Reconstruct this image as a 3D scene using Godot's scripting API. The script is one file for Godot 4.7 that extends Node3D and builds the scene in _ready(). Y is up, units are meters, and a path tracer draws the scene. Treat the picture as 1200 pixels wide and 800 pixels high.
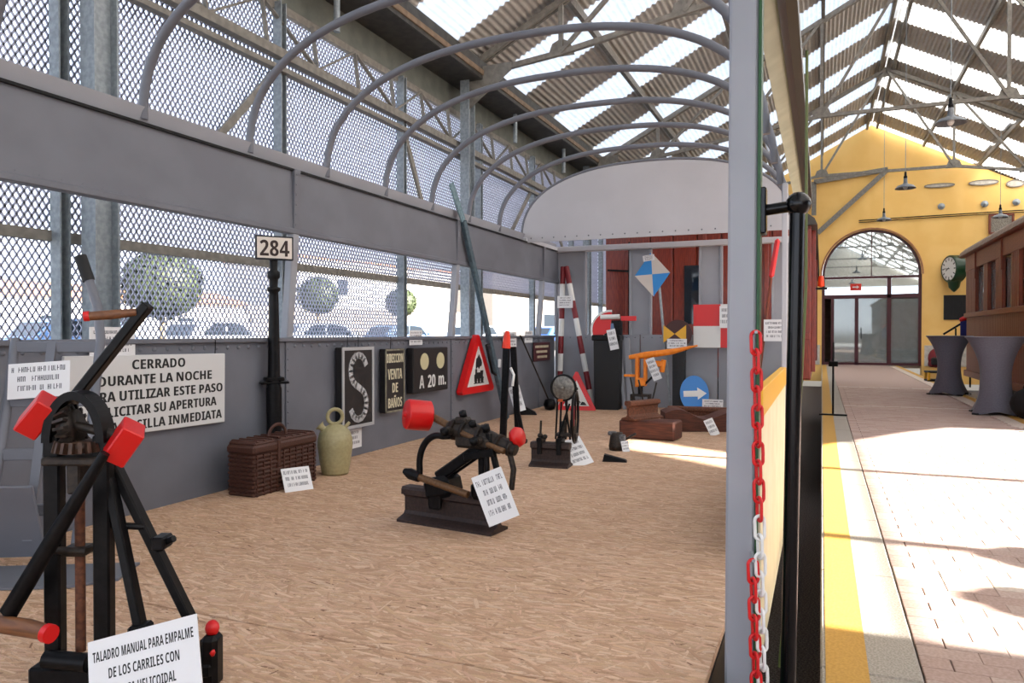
extends Node3D
# A grey museum wagon under a station roof: X across the track (right positive), Y up, D = distance along the track (Z = -D).
# Platform level is Y = 0, the wagon floor is at Y = 0.35.

const WF := 0.35
var M := {}
var taken := {}
var rng := RandomNumberGenerator.new()

# ------------------------------------------------------------------ mesh building
class MB:
	var v := PackedVector3Array()
	var n := PackedVector3Array()
	var t := PackedVector2Array()
	func tri(a: Vector3, b: Vector3, c: Vector3, na: Vector3, nb: Vector3, nc: Vector3, ua := Vector2.ZERO, ub := Vector2.ZERO, uc := Vector2.ZERO) -> void:
		if (c - a).cross(b - a).dot(na + nb + nc) < 0.0:
			v.append(a); v.append(c); v.append(b)
			n.append(na); n.append(nc); n.append(nb)
			t.append(ua); t.append(uc); t.append(ub)
		else:
			v.append(a); v.append(b); v.append(c)
			n.append(na); n.append(nb); n.append(nc)
			t.append(ua); t.append(ub); t.append(uc)
	func quad(a: Vector3, b: Vector3, c: Vector3, d: Vector3, nn: Vector3) -> void:
		tri(a, b, c, nn, nn, nn); tri(a, c, d, nn, nn, nn)
	func quad4(a: Vector3, b: Vector3, c: Vector3, d: Vector3, na: Vector3, nb: Vector3, nc: Vector3, nd: Vector3) -> void:
		tri(a, b, c, na, nb, nc); tri(a, c, d, na, nc, nd)
	func quaduv(a: Vector3, b: Vector3, c: Vector3, d: Vector3, nn: Vector3, u0: Vector2, u1: Vector2) -> void:
		tri(a, b, c, nn, nn, nn, u0, Vector2(u1.x, u0.y), u1); tri(a, c, d, nn, nn, nn, u0, u1, Vector2(u0.x, u1.y))
	func box(xf: Transform3D, size: Vector3, bevel := 0.0) -> void:
		var h := size * 0.5
		if bevel <= 0.0:
			for ax in 3:
				for s in [-1.0, 1.0]:
					var nn := Vector3.ZERO
					nn[ax] = s
					var q := []
					for k in [[-1, -1], [1, -1], [1, 1], [-1, 1]]:
						var p := Vector3.ZERO
						p[ax] = s * h[ax]
						p[(ax + 1) % 3] = k[0] * h[(ax + 1) % 3]
						p[(ax + 2) % 3] = k[1] * h[(ax + 2) % 3]
						q.append(xf * p)
					quad(q[0], q[1], q[2], q[3], (xf.basis * nn).normalized())
			return
		var b: float = minf(bevel, minf(h.x, minf(h.y, h.z)) * 0.8)
		for ax in 3:
			for s in [-1.0, 1.0]:
				var nn := Vector3.ZERO
				nn[ax] = s
				var q := []
				for k in [[-1, -1], [1, -1], [1, 1], [-1, 1]]:
					var p := Vector3.ZERO
					p[ax] = s * h[ax]
					p[(ax + 1) % 3] = k[0] * (h[(ax + 1) % 3] - b)
					p[(ax + 2) % 3] = k[1] * (h[(ax + 2) % 3] - b)
					q.append(xf * p)
				quad(q[0], q[1], q[2], q[3], (xf.basis * nn).normalized())
		for ax in 3:
			var a1 := (ax + 1) % 3
			var a2 := (ax + 2) % 3
			for s1 in [-1.0, 1.0]:
				for s2 in [-1.0, 1.0]:
					var q := []
					for k in [[0, -1], [1, -1], [1, 1], [0, 1]]:
						var p := Vector3.ZERO
						p[ax] = k[1] * (h[ax] - b)
						p[a1] = s1 * (h[a1] - (b if k[0] == 0 else 0.0))
						p[a2] = s2 * (h[a2] - (0.0 if k[0] == 0 else b))
						q.append(xf * p)
					var nn := Vector3.ZERO
					nn[a1] = s1
					nn[a2] = s2
					quad(q[0], q[1], q[2], q[3], (xf.basis * nn).normalized())
		for sx in [-1.0, 1.0]:
			for sy in [-1.0, 1.0]:
				for sz in [-1.0, 1.0]:
					var s := Vector3(sx, sy, sz)
					var nn := (xf.basis * s).normalized()
					tri(xf * (s * (h - Vector3(0, b, b))), xf * (s * (h - Vector3(b, 0, b))), xf * (s * (h - Vector3(b, b, 0))), nn, nn, nn)
	func bx(c: Vector3, size: Vector3, bevel := 0.0) -> void:
		box(Transform3D(Basis(), c), size, bevel)
	func bar(a: Vector3, b: Vector3, w: float, h: float, up := Vector3.UP, bevel := 0.0) -> void:
		var z := (b - a).normalized()
		if absf(z.dot(up.normalized())) > 0.99:
			up = Vector3.RIGHT if absf(z.x) < 0.9 else Vector3.BACK
		var x := up.cross(z).normalized()
		var y := z.cross(x)
		box(Transform3D(Basis(x, y, z), (a + b) * 0.5), Vector3(w, h, a.distance_to(b)), bevel)
	func ring(c: Vector3, x: Vector3, y: Vector3, r: float, sides: int) -> Array:
		var o := []
		for i in sides:
			var a := TAU * i / sides
			o.append(c + (x * cos(a) + y * sin(a)) * r)
		return o
	func tube(pts: Array, r, sides := 10, closed := false, caps := true) -> void:
		var cnt := pts.size()
		var rings := []
		var nrm := []
		var up := Vector3.ZERO
		for i in cnt:
			var p: Vector3 = pts[i]
			var prev: Vector3 = pts[(i - 1 + cnt) % cnt] if (closed or i > 0) else p
			var next: Vector3 = pts[(i + 1) % cnt] if (closed or i < cnt - 1) else p
			var tg := (next - prev).normalized()
			if up == Vector3.ZERO:
				up = Vector3.UP if absf(tg.y) < 0.9 else Vector3.RIGHT
			var x := up.cross(tg).normalized()
			var y := tg.cross(x).normalized()
			up = y
			var rr: float = r[i] if r is Array else r
			var rg := []
			var nn := []
			for k in sides:
				var a := TAU * k / sides
				var dir := x * cos(a) + y * sin(a)
				rg.append(p + dir * rr)
				nn.append(dir)
			rings.append(rg)
			nrm.append(nn)
		var last := cnt if closed else cnt - 1
		for i in last:
			var j := (i + 1) % cnt
			for k in sides:
				var k2 := (k + 1) % sides
				quad4(rings[i][k], rings[i][k2], rings[j][k2], rings[j][k], nrm[i][k], nrm[i][k2], nrm[j][k2], nrm[j][k])
		if caps and not closed:
			var d0: Vector3 = (pts[0] - pts[1]).normalized()
			var d1: Vector3 = (pts[cnt - 1] - pts[cnt - 2]).normalized()
			for k in range(1, sides - 1):
				tri(rings[0][0], rings[0][k], rings[0][k + 1], d0, d0, d0)
				tri(rings[cnt - 1][0], rings[cnt - 1][k], rings[cnt - 1][k + 1], d1, d1, d1)
	func cyl(a: Vector3, b: Vector3, r: float, sides := 12) -> void:
		tube([a, b], r, sides)
	func lathe(prof: Array, xf := Transform3D(), segs := 20) -> void:
		# prof: [radius, height] pairs, turned about local y
		var nn := []
		for i in prof.size():
			var p: Array = prof[maxi(i - 1, 0)]
			var q: Array = prof[mini(i + 1, prof.size() - 1)]
			nn.append(Vector2(q[1] - p[1], -(q[0] - p[0])).normalized())
		for i in prof.size() - 1:
			for k in segs:
				var c := []
				for e in [[i, k], [i, k + 1], [i + 1, k + 1], [i + 1, k]]:
					var a: float = TAU * e[1] / segs
					var d := Vector3(cos(a), 0, sin(a))
					var m: Vector2 = nn[e[0]]
					c.append([xf * (d * float(prof[e[0]][0]) + Vector3.UP * float(prof[e[0]][1])), (xf.basis * (d * m.x + Vector3.UP * m.y)).normalized()])
				quad4(c[0][0], c[1][0], c[2][0], c[3][0], c[0][1], c[1][1], c[2][1], c[3][1])
	func ball(c: Vector3, r: Vector3, segs := 14) -> void:
		var prof := []
		for i in segs / 2 + 1:
			var a := -PI / 2 + PI * i / (segs / 2)
			prof.append([cos(a), sin(a)])
		lathe(prof, Transform3D(Basis.from_scale(r), c), segs)
	func prism(poly: PackedVector2Array, depth: float, xf := Transform3D(), smooth := false) -> void:
		var idx := Geometry2D.triangulate_polygon(poly)
		var f := (xf.basis * Vector3(0, 0, 1)).normalized()
		for i in range(0, idx.size(), 3):
			for s in [0.5, -0.5]:
				var p := []
				for k in 3:
					var q := poly[idx[i + k]]
					p.append(xf * Vector3(q.x, q.y, depth * s))
				var nn: Vector3 = f * signf(s)
				tri(p[0], p[1], p[2], nn, nn, nn)
		var area := 0.0
		for i in poly.size():
			var a := poly[i]
			var b := poly[(i + 1) % poly.size()]
			area += a.x * b.y - b.x * a.y
		var sg := 1.0 if area > 0 else -1.0
		for i in poly.size():
			var a := poly[i]
			var b := poly[(i + 1) % poly.size()]
			var e := (b - a).normalized()
			var nn := (xf.basis * Vector3(e.y * sg, -e.x * sg, 0)).normalized()
			quad(xf * Vector3(a.x, a.y, depth * 0.5), xf * Vector3(b.x, b.y, depth * 0.5), xf * Vector3(b.x, b.y, -depth * 0.5), xf * Vector3(a.x, a.y, -depth * 0.5), nn)
	func torus(xf: Transform3D, R: float, r: float, seg := 20, sides := 8, from := 0.0, to := TAU) -> void:
		var pts := []
		var full := absf(to - from - TAU) < 0.001
		for i in (seg if full else seg + 1):
			var a := from + (to - from) * i / seg
			pts.append(xf * Vector3(cos(a) * R, sin(a) * R, 0))
		tube(pts, r, sides, full)
	func mesh() -> ArrayMesh:
		var a := []
		a.resize(Mesh.ARRAY_MAX)
		a[Mesh.ARRAY_VERTEX] = v
		a[Mesh.ARRAY_NORMAL] = n
		a[Mesh.ARRAY_TEX_UV] = t
		var m := ArrayMesh.new()
		m.add_surface_from_arrays(Mesh.PRIMITIVE_TRIANGLES, a)
		return m

func P(x: float, y: float, d: float) -> Vector3:
	return Vector3(x, y, -d)

func numbered(called: String) -> String:
	if not taken.has(called):
		taken[called] = 0
		return called
	taken[called] += 1
	return "%s_%03d" % [called, taken[called]]

func put(mesh: Mesh, called: String, m: Material, parent: Node3D) -> MeshInstance3D:
	var o := MeshInstance3D.new()
	o.name = called
	o.mesh = mesh
	o.material_override = m
	o.cast_shadow = GeometryInstance3D.SHADOW_CASTING_SETTING_ON
	parent.add_child(o, true)
	return o

func part(called: String, mb: MB, m: Material, parent: Node3D) -> MeshInstance3D:
	return put(mb.mesh(), called, m, parent)

func stuff(called: String, mb: MB, m: Material, parent: Node3D) -> MeshInstance3D:
	var o := put(mb.mesh(), called, m, parent)
	o.set_meta("kind", "stuff")
	return o

func thing(called: String, label: String, category: String, at := Vector3.ZERO, turn := 0.0, group := "") -> Node3D:
	var o := Node3D.new()
	o.name = numbered(called)
	add_child(o)
	o.position = at
	o.rotation_degrees.y = turn
	o.set_meta("label", label)
	o.set_meta("category", category)
	if group != "":
		o.set_meta("group", group)
	return o

func setting(called: String, label: String) -> Node3D:
	var o := Node3D.new()
	o.name = called
	add_child(o)
	o.set_meta("kind", "structure")
	o.set_meta("label", label)
	return o

func slab(called: String, label: String, mb: MB, m: Material) -> MeshInstance3D:
	var o := put(mb.mesh(), called, m, self)
	o.set_meta("kind", "structure")
	o.set_meta("label", label)
	return o

# ------------------------------------------------------------------ materials
func mat(key: String, c: Color, rough := 0.7, metal := 0.0) -> StandardMaterial3D:
	if M.has(key):
		return M[key]
	var m := StandardMaterial3D.new()
	m.resource_name = key
	m.albedo_color = c
	m.roughness = rough
	m.metallic = metal
	M[key] = m
	return m

func noise_tex(sz: int, freq: float, a: Color, b: Color, oct := 4, kind := FastNoiseLite.TYPE_SIMPLEX_SMOOTH, lo := 0.25, hi := 0.75) -> NoiseTexture2D:
	var f := FastNoiseLite.new()
	f.noise_type = kind
	f.frequency = freq
	f.fractal_octaves = oct
	f.seed = 7
	var g := Gradient.new()
	g.offsets = PackedFloat32Array([lo, hi])
	g.colors = PackedColorArray([a, b])
	var tx := NoiseTexture2D.new()
	tx.width = sz
	tx.height = sz
	tx.seamless = true
	tx.noise = f
	tx.color_ramp = g
	return tx

func noisy(key: String, a: Color, b: Color, rough: float, scale: float, freq := 0.02, metal := 0.0, bump := 0.0, stretch := Vector3.ONE) -> StandardMaterial3D:
	if M.has(key):
		return M[key]
	var m := mat(key, Color.WHITE, rough, metal)
	m.albedo_texture = noise_tex(256, freq, a, b)
	m.uv1_triplanar = true
	m.uv1_world_triplanar = true
	m.uv1_scale = stretch * scale
	if bump > 0.0:
		m.heightmap_enabled = true
		m.heightmap_texture = m.albedo_texture
		m.heightmap_scale = bump
	return m

func osb_material() -> StandardMaterial3D:
	# pressed wood flakes lying mostly across the board
	var S := 1024
	var r := RandomNumberGenerator.new()
	r.seed = 21
	var buf := PackedByteArray()
	buf.resize(S * S * 3)
	for i in S * S:
		buf[i * 3] = 190
		buf[i * 3 + 1] = 152
		buf[i * 3 + 2] = 122
	var pal := [Vector3(202, 166, 136), Vector3(194, 157, 127), Vector3(208, 173, 144), Vector3(188, 150, 120), Vector3(198, 161, 128), Vector3(192, 158, 124), Vector3(204, 165, 138), Vector3(178, 140, 110), Vector3(212, 180, 152)]
	for i in 11000:
		var cx := r.randi_range(0, S - 1)
		var cy := r.randi_range(0, S - 1)
		var ang := r.randfn(0.0, 0.32)
		if r.randf() < 0.12:
			ang = r.randf_range(0, PI)
		var hl := r.randf_range(8, 40)
		var hw := r.randf_range(1.6, 6.0)
		var col: Vector3 = pal[r.randi_range(0, pal.size() - 1)] * r.randf_range(0.95, 1.04)
		if r.randf() < 0.03:
			col = Vector3(128, 92, 68)
			hw = 2.0
			hl *= 0.5
		var ca := cos(ang)
		var sa := sin(ang)
		var taper := r.randf_range(0.3, 1.0)
		var u := -hl
		while u < hl:
			var w := hw * (1.0 - (1.0 - taper) * absf(u) / hl)
			var vv := -w
			var streak := 1.0
			while vv < w:
				var x := posmod(int(cx + u * ca - vv * sa), S)
				var y := posmod(int(cy + u * sa + vv * ca), S)
				var k := (y * S + x) * 3
				streak = 0.97 + 0.05 * sin(vv * 2.1 + i) - (0.09 if vv > w - 1.2 else 0.0)
				buf[k] = clampi(int(col.x * streak), 0, 255)
				buf[k + 1] = clampi(int(col.y * streak), 0, 255)
				buf[k + 2] = clampi(int(col.z * streak), 0, 255)
				vv += 0.8
			u += 0.8
	var im := Image.create_from_data(S, S, false, Image.FORMAT_RGB8, buf)
	var tx := ImageTexture.create_from_image(im)
	var m := mat("osb", Color(1, 1, 1), 0.75)
	m.albedo_texture = tx
	m.uv1_triplanar = true
	m.uv1_world_triplanar = true
	m.uv1_scale = Vector3(0.8, 0.8, 0.8)
	m.heightmap_enabled = true
	m.heightmap_texture = tx
	m.heightmap_scale = 0.06
	return m

func wood(key: String, dark: Color, light: Color, along: int, rough := 0.6) -> StandardMaterial3D:
	# grain runs along the given axis (0 x, 1 y, 2 z)
	if M.has(key):
		return M[key]
	var s := Vector3(14, 14, 14)
	s[along] = 1.1
	var m := noisy(key, dark, light, rough, 1.0, 0.02, 0.0, 0.05, s)
	return m

func print_material(k: int) -> StandardMaterial3D:
	# printing too small to read in the photograph: rows of dark strokes on white paper
	var key := "print_%d" % k
	if M.has(key):
		return M[key]
	var r := RandomNumberGenerator.new()
	r.seed = 300 + k
	var w := 256
	var h := 160
	var im := Image.create(w, h, false, Image.FORMAT_RGB8)
	im.fill(Color(0.86, 0.86, 0.87))
	var rows := 3 + k % 2
	var lh := 128 / rows
	for i in rows:
		var y0 := 18 + i * lh
		var lo := r.randi_range(14, 46)
		var hi := w - lo
		var x := lo
		while x < hi:
			if r.randf() < 0.14:
				x += 8
				continue
			var c := Color(0.16, 0.16, 0.2)
			var ch := lh * 0.56
			im.fill_rect(Rect2i(x, y0, 3, int(ch)), c)
			if r.randf() < 0.55:
				im.fill_rect(Rect2i(x + 6, y0, 3, int(ch)), c)
			if r.randf() < 0.7:
				im.fill_rect(Rect2i(x, y0 + [0, int(ch * 0.45), int(ch) - 3][r.randi_range(0, 2)], 8, 3), c)
			x += 12
	var m := mat(key, Color.WHITE, 0.5)
	m.albedo_texture = ImageTexture.create_from_image(im)
	return m

func text(parent: Node3D, s: String, at: Vector3, width: float, height: float, m: Material, depth := 0.002, called := "lettering", turn := Basis(), bold := true) -> MeshInstance3D:
	var tm := TextMesh.new()
	var f := SystemFont.new()
	f.font_names = PackedStringArray(["Droid Sans"])
	f.font_weight = 700 if bold else 400
	tm.font = f
	tm.text = s
	tm.font_size = 48
	tm.pixel_size = 0.01
	tm.depth = 0.05
	tm.curve_step = 2.0
	var bb := tm.get_aabb()
	var o := put(tm, called, m, parent)
	var sx := width / maxf(bb.size.x, 0.001)
	var sy := height / maxf(bb.size.y, 0.001)
	var b := turn * Basis.from_scale(Vector3(sx, sy, depth / 0.05))
	o.transform = Transform3D(b, at - b * bb.get_center())
	return o

# a printed card: thin sheet with its print on the front (+z) face, lower edge at the origin
func card(label: String, at: Vector3, turn: float, tilt: float, w: float, h: float, k: int, roll := 0.0) -> Node3D:
	var o := thing("printed_card", label, "card", at, turn, "white printed cards beside the exhibits")
	var b := Basis(Vector3.RIGHT, deg_to_rad(tilt)) * Basis(Vector3.BACK, deg_to_rad(roll))
	var sh := MB.new()
	sh.box(Transform3D(b, b * Vector3(0, h / 2, -0.0012)), Vector3(w, h, 0.002))
	part("sheet", sh, mat("card_paper", Color(0.86, 0.86, 0.87), 0.5), o)
	var fr := MB.new()
	fr.quaduv(b * Vector3(-w / 2, h, 0), b * Vector3(w / 2, h, 0), b * Vector3(w / 2, 0, 0), b * Vector3(-w / 2, 0, 0), b * Vector3.BACK, Vector2(0, 0), Vector2(1, 1))
	part("print", fr, print_material(k), o)
	return o

func circle(r: float, seg := 24, c := Vector2.ZERO, sx := 1.0) -> PackedVector2Array:
	var p := PackedVector2Array()
	for i in seg:
		var a := TAU * i / seg
		p.append(c + Vector2(cos(a) * r * sx, sin(a) * r))
	return p

func poly(a: Array) -> PackedVector2Array:
	var p := PackedVector2Array()
	for i in range(0, a.size(), 2):
		p.append(Vector2(a[i], a[i + 1]))
	return p

func at_z(z: float) -> Transform3D:
	return Transform3D(Basis(), Vector3(0, 0, z))

func _ready() -> void:
	rng.seed = 5
	# camera
	var cam := Camera3D.new()
	cam.name = "camera"
	cam.position = Vector3(0, 1.15, 0)
	cam.rotation_degrees = Vector3(-0.66, 22.65, 0)
	cam.fov = 49.4
	cam.near = 0.05
	cam.far = 400.0
	add_child(cam)
	# sky and exposure
	var we := WorldEnvironment.new()
	we.name = "surroundings"
	var env := Environment.new()
	var sky := Sky.new()
	var sm := ProceduralSkyMaterial.new()
	sm.sky_top_color = Color(0.80, 0.87, 0.97)
	sm.sky_horizon_color = Color(0.95, 0.97, 1.0)
	sm.ground_horizon_color = Color(0.75, 0.73, 0.7)
	sm.ground_bottom_color = Color(0.5, 0.48, 0.45)
	sm.sky_energy_multiplier = 1.7
	sm.ground_energy_multiplier = 1.2
	sky.sky_material = sm
	env.background_mode = Environment.BG_SKY
	env.sky = sky
	env.tonemap_mode = Environment.TONE_MAPPER_LINEAR
	env.tonemap_exposure = 1.03
	env.sdfgi_enabled = true
	env.ssao_enabled = true
	env.ssil_enabled = true
	we.environment = env
	add_child(we)
	# low sun square to the track, from the right-hand side of the station
	var sun := DirectionalLight3D.new()
	sun.name = "sun"
	sun.light_color = Color(1.0, 0.97, 0.93)
	sun.light_energy = 13.0
	sun.light_angular_distance = 0.53
	sun.shadow_enabled = true
	sun.sky_mode = DirectionalLight3D.SKY_MODE_LIGHT_ONLY
	add_child(sun)
	sun.look_at_from_position(Vector3(8, 0.45 * 8, 0), Vector3.ZERO, Vector3.UP)

	make_materials()
	build_ground()
	build_roof()
	build_trusses()
	build_mesh_wall()
	build_end_wall()
	build_right_wall()
	build_wagon()
	build_far_coach()
	build_side_coach()
	build_outside()
	build_foreground_drill()
	build_rail_drill()
	build_rail_saw()
	build_wall_signs()
	build_left_exhibits()
	build_end_exhibits()
	build_cards()
	build_chain()
	build_platform_things()
	build_lamps()
	build_person()

func make_materials() -> void:
	noisy("wagon_grey", Color(0.385, 0.395, 0.43), Color(0.41, 0.42, 0.455), 0.5, 0.8, 0.012)
	noisy("wagon_light", Color(0.70, 0.70, 0.72), Color(0.72, 0.72, 0.74), 0.5, 0.5, 0.01)
	noisy("wagon_mid", Color(0.56, 0.57, 0.60), Color(0.59, 0.60, 0.63), 0.5, 0.6, 0.01)  # on the wagon end wall its lighter tone stands for stronger light
	noisy("steel_paint", Color(0.46, 0.44, 0.41), Color(0.53, 0.51, 0.475), 0.6, 1.5, 0.02)
	noisy("galvanised", Color(0.52, 0.55, 0.57), Color(0.60, 0.63, 0.65), 0.5, 2.0, 0.03, 0.2)
	noisy("mesh_steel", Color(0.60, 0.61, 0.68), Color(0.66, 0.67, 0.74), 0.5, 2.0, 0.03, 0.2)
	noisy("roof_sheet", Color(0.70, 0.68, 0.65), Color(0.75, 0.73, 0.70), 0.6, 1.0, 0.02)
	var tr := noisy("roof_clear", Color(0.86, 0.86, 0.85), Color(0.93, 0.93, 0.93), 0.6, 0.7, 0.015)
	tr.backlight_enabled = true
	tr.backlight = Color(1, 1, 1)
	noisy("gutter", Color(0.20, 0.19, 0.18), Color(0.26, 0.25, 0.23), 0.55, 1.0, 0.02)
	noisy("yellow_plaster", Color(0.95, 0.765, 0.44), Color(0.97, 0.795, 0.48), 0.85, 0.35, 0.008)
	noisy("dado", Color(0.72, 0.69, 0.64), Color(0.80, 0.77, 0.72), 0.8, 1.0, 0.02)
	noisy("coping", Color(0.55, 0.52, 0.48), Color(0.66, 0.63, 0.59), 0.85, 6.0, 0.06, 0.0, 0.02)
	noisy("coping_light", Color(0.72, 0.66, 0.61), Color(0.79, 0.73, 0.68), 0.85, 2.0, 0.06)
	noisy("yellow_line", Color(0.69, 0.52, 0.21), Color(0.75, 0.58, 0.26), 0.7, 5.0, 0.05)
	noisy("paver", Color(0.63, 0.54, 0.50), Color(0.69, 0.60, 0.56), 0.85, 4.0, 0.05)
	noisy("paver_dark", Color(0.61, 0.515, 0.475), Color(0.67, 0.575, 0.535), 0.85, 4.0, 0.05)
	noisy("paver_grey", Color(0.64, 0.555, 0.515), Color(0.70, 0.62, 0.58), 0.85, 4.0, 0.05)
	noisy("joint", Color(0.55, 0.46, 0.42), Color(0.60, 0.51, 0.47), 0.9, 1.2, 0.05)
	noisy("ballast", Color(0.26, 0.22, 0.19), Color(0.48, 0.43, 0.38), 0.9, 3.0, 0.08, 0.0, 1.0)
	noisy("asphalt", Color(0.62, 0.60, 0.57), Color(0.70, 0.68, 0.65), 0.9, 0.5, 0.03)
	noisy("black_iron", Color(0.025, 0.024, 0.03), Color(0.075, 0.07, 0.078), 0.42, 4.0, 0.03, 0.2)
	noisy("old_iron", Color(0.10, 0.08, 0.065), Color(0.21, 0.165, 0.13), 0.55, 5.0, 0.04, 0.25)
	noisy("rusty_rail", Color(0.17, 0.125, 0.115), Color(0.245, 0.18, 0.16), 0.6, 5.0, 0.04, 0.15)
	noisy("brass_brown", Color(0.34, 0.24, 0.15), Color(0.45, 0.32, 0.20), 0.5, 6.0, 0.04, 0.3)
	noisy("rust", Color(0.30, 0.17, 0.11), Color(0.44, 0.26, 0.17), 0.75, 5.0, 0.04)
	mat("red_paint", Color(0.80, 0.06, 0.07), 0.38)
	mat("red_foam", Color(0.78, 0.045, 0.05), 0.35)
	mat("dark_red", Color(0.45, 0.07, 0.11), 0.5)
	mat("white_paint", Color(0.84, 0.84, 0.83), 0.5)
	mat("sign_white", Color(0.80, 0.80, 0.80), 0.6)
	mat("sign_black", Color(0.09, 0.075, 0.08), 0.5)
	mat("ink", Color(0.06, 0.06, 0.07), 0.6)
	mat("rubber", Color(0.04, 0.04, 0.045), 0.7)
	mat("green_trim", Color(0.08, 0.28, 0.13), 0.5)
	noisy("cream_paint", Color(0.86, 0.81, 0.66), Color(0.90, 0.85, 0.71), 0.6, 0.8, 0.015)
	mat("yellow_paint", Color(0.88, 0.66, 0.16), 0.5)
	mat("dark_green", Color(0.035, 0.05, 0.03), 0.4)
	mat("maroon_frame", Color(0.28, 0.10, 0.13), 0.45)
	wood("red_wood", Color(0.40, 0.125, 0.07), Color(0.52, 0.19, 0.10), 1, 0.3)
	wood("brown_wood", Color(0.40, 0.165, 0.075), Color(0.52, 0.235, 0.115), 1, 0.45)
	wood("brown_wood_z", Color(0.42, 0.175, 0.08), Color(0.54, 0.25, 0.125), 2, 0.45)
	wood("handle_wood", Color(0.36, 0.22, 0.13), Color(0.50, 0.32, 0.19), 0, 0.5)
	wood("sleeper_wood", Color(0.25, 0.13, 0.09), Color(0.38, 0.20, 0.14), 0, 0.75)
	osb_material()
	M.black_iron.metallic = 0.0
	M.black_iron.metallic_specular = 0.3
	mat("mirror_glass", Color(0.80, 0.84, 0.85), 0.02, 0.85)
	var gl := mat("door_glass", Color(0.70, 0.74, 0.74, 0.2), 0.03, 0.25)
	gl.transparency = BaseMaterial3D.TRANSPARENCY_ALPHA
	gl.metallic_specular = 0.7
	var wg := mat("car_glass", Color(0.10, 0.13, 0.16), 0.06)
	wg.metallic_specular = 0.6

# ------------------------------------------------------------------ ground, platform
func build_ground() -> void:
	var g := MB.new()
	g.bx(P(-60, -0.2, 30), Vector3(109.8, 0.6, 160))
	slab("ground", "pale sunlit car park outside the mesh wall", g, M.asphalt)
	var gr := MB.new()
	gr.bx(P(38, -0.55, 30), Vector3(59, 0.6, 160))
	slab("ground_east", "pale open ground beyond the right-hand station wall", gr, M.asphalt)
	var back := MB.new()
	back.bx(P(1.6, -0.55, -30.2), Vector3(13.2, 0.6, 40))
	slab("ground_south", "pale open ground behind the open end of the station", back, M.asphalt)
	var w := MB.new()
	w.bx(P(-4.05, -0.1, 10), Vector3(1.9, 0.2, 40))
	slab("walkway", "narrow concrete walkway between wagon and mesh wall", w, M.coping)
	var pit := MB.new()
	pit.bx(P(-1.55, -1.0, 10), Vector3(3.1, 0.3, 40))
	slab("track_bed", "dark ballast bed under the wagon", pit, M.ballast)
	# island platform: solid body, coping stones, painted line, paving bricks
	var pl := setting("floor", "station platform of pinkish paving bricks with pale stone edging")
	var body := MB.new()
	body.bx(P(1.25, -0.62, 10), Vector3(2.5, 1.16, 40))
	body.bx(P(5.3, -0.62, 0.1), Vector3(5.6, 1.16, 20.2))
	body.bx(P(6.9, -0.62, 20.1), Vector3(2.4, 1.16, 19.8))
	part("platform_body", body, M.joint, pl)
	var d := -9.8
	var stone := MB.new()
	stone.bx(Vector3.ZERO, Vector3(0.318, 0.1, 1.135), 0.006)
	var stone_mesh := stone.mesh()
	while d < 29:
		var s := put(stone_mesh, "coping_stone", M.coping, pl)
		s.position = P(0.16, -0.05, d + 0.57)
		if d > 10.1:
			var s2 := put(stone_mesh, "coping_stone", M.coping_light, pl)
			s2.position = P(2.34, -0.05, d + 0.57)
		d += 1.142
	var yl := MB.new()
	yl.bx(P(0.085, 0.0012, 9.6), Vector3(0.135, 0.003, 38.8))
	part("painted_line", yl, M.yellow_line, pl)
	var yr := MB.new()
	yr.bx(P(2.42, 0.0012, 19.7), Vector3(0.12, 0.003, 19))
	part("painted_line", yr, M.yellow_line, pl)
	# bricks: the nearest ones singly, the rest joined
	var br := MB.new()
	br.bx(Vector3.ZERO, Vector3(0.1985, 0.06, 0.0985), 0.002)
	var bm := br.mesh()
	var mats := [M.paver, M.paver_dark, M.paver_grey]
	var rest := {}
	for k in 3:
		rest[k] = MB.new()
	var light := MB.new()
	var single := 0
	var row := 0
	var dd := 2.2
	while dd < 17.4:
		var band := fposmod(dd - 3.9, 4.45) < 0.19
		var x := 0.325 + (0.1 if row % 2 and not band else 0.0)
		if row % 2 and not band:
			rest[row % 3].bx(P(0.373, -0.031, dd + 0.05), Vector3(0.097, 0.06, 0.097), 0.003)
		while x < (2.1 if dd > 10 else 3.0):
			var k := rng.randi_range(0, 2)
			var y := rng.randf_range(-0.0025, 0.0)
			if band:
				light.bx(P(x + 0.1, -0.03 + y, dd + 0.05), Vector3(0.196, 0.06, 0.096), 0.003)
			elif dd < 5.0 and x < 0.325 + 0.24 * dd and single < 300:
				single += 1
				var o := put(bm, "brick", mats[k], pl)
				o.position = P(x + 0.1, -0.03 + y, dd + 0.05)
			else:
				rest[k].bx(P(x + 0.1, -0.03 + y, dd + 0.05), Vector3(0.1985, 0.06, 0.0985), 0.002 if dd < 8 else 0.0)
			x += 0.2
		dd += 0.1
		row += 1
	for k in 3:
		stuff("brick_field", rest[k], mats[k], pl)
	stuff("pale_brick_band", light, M.coping_light, pl)
	var far := MB.new()
	far.bx(P(1.24, -0.03, 23.5), Vector3(1.84, 0.06, 12))
	far.bx(P(5.6, -0.032, 0.2), Vector3(5.0, 0.06, 20))
	far.bx(P(1.7, -0.032, -3.9), Vector3(2.7, 0.06, 12.1))
	far.bx(P(6.9, -0.03, 20.1), Vector3(2.4, 0.06, 19.6))
	stuff("paving_beyond", far, M.paver, pl)
	var pt := MB.new()
	pt.bx(P(4.1, -1.0, 20), Vector3(3.2, 0.3, 20))
	slab("track_bed_right", "dark ballast bed under the brown coach", pt, M.ballast)

# ------------------------------------------------------------------ roof
const RIDGE := Vector2(1.6, 8.5)
const EAVE_L := Vector2(-4.8, 5.1)
const EAVE_R := Vector2(8.0, 5.1)

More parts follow.
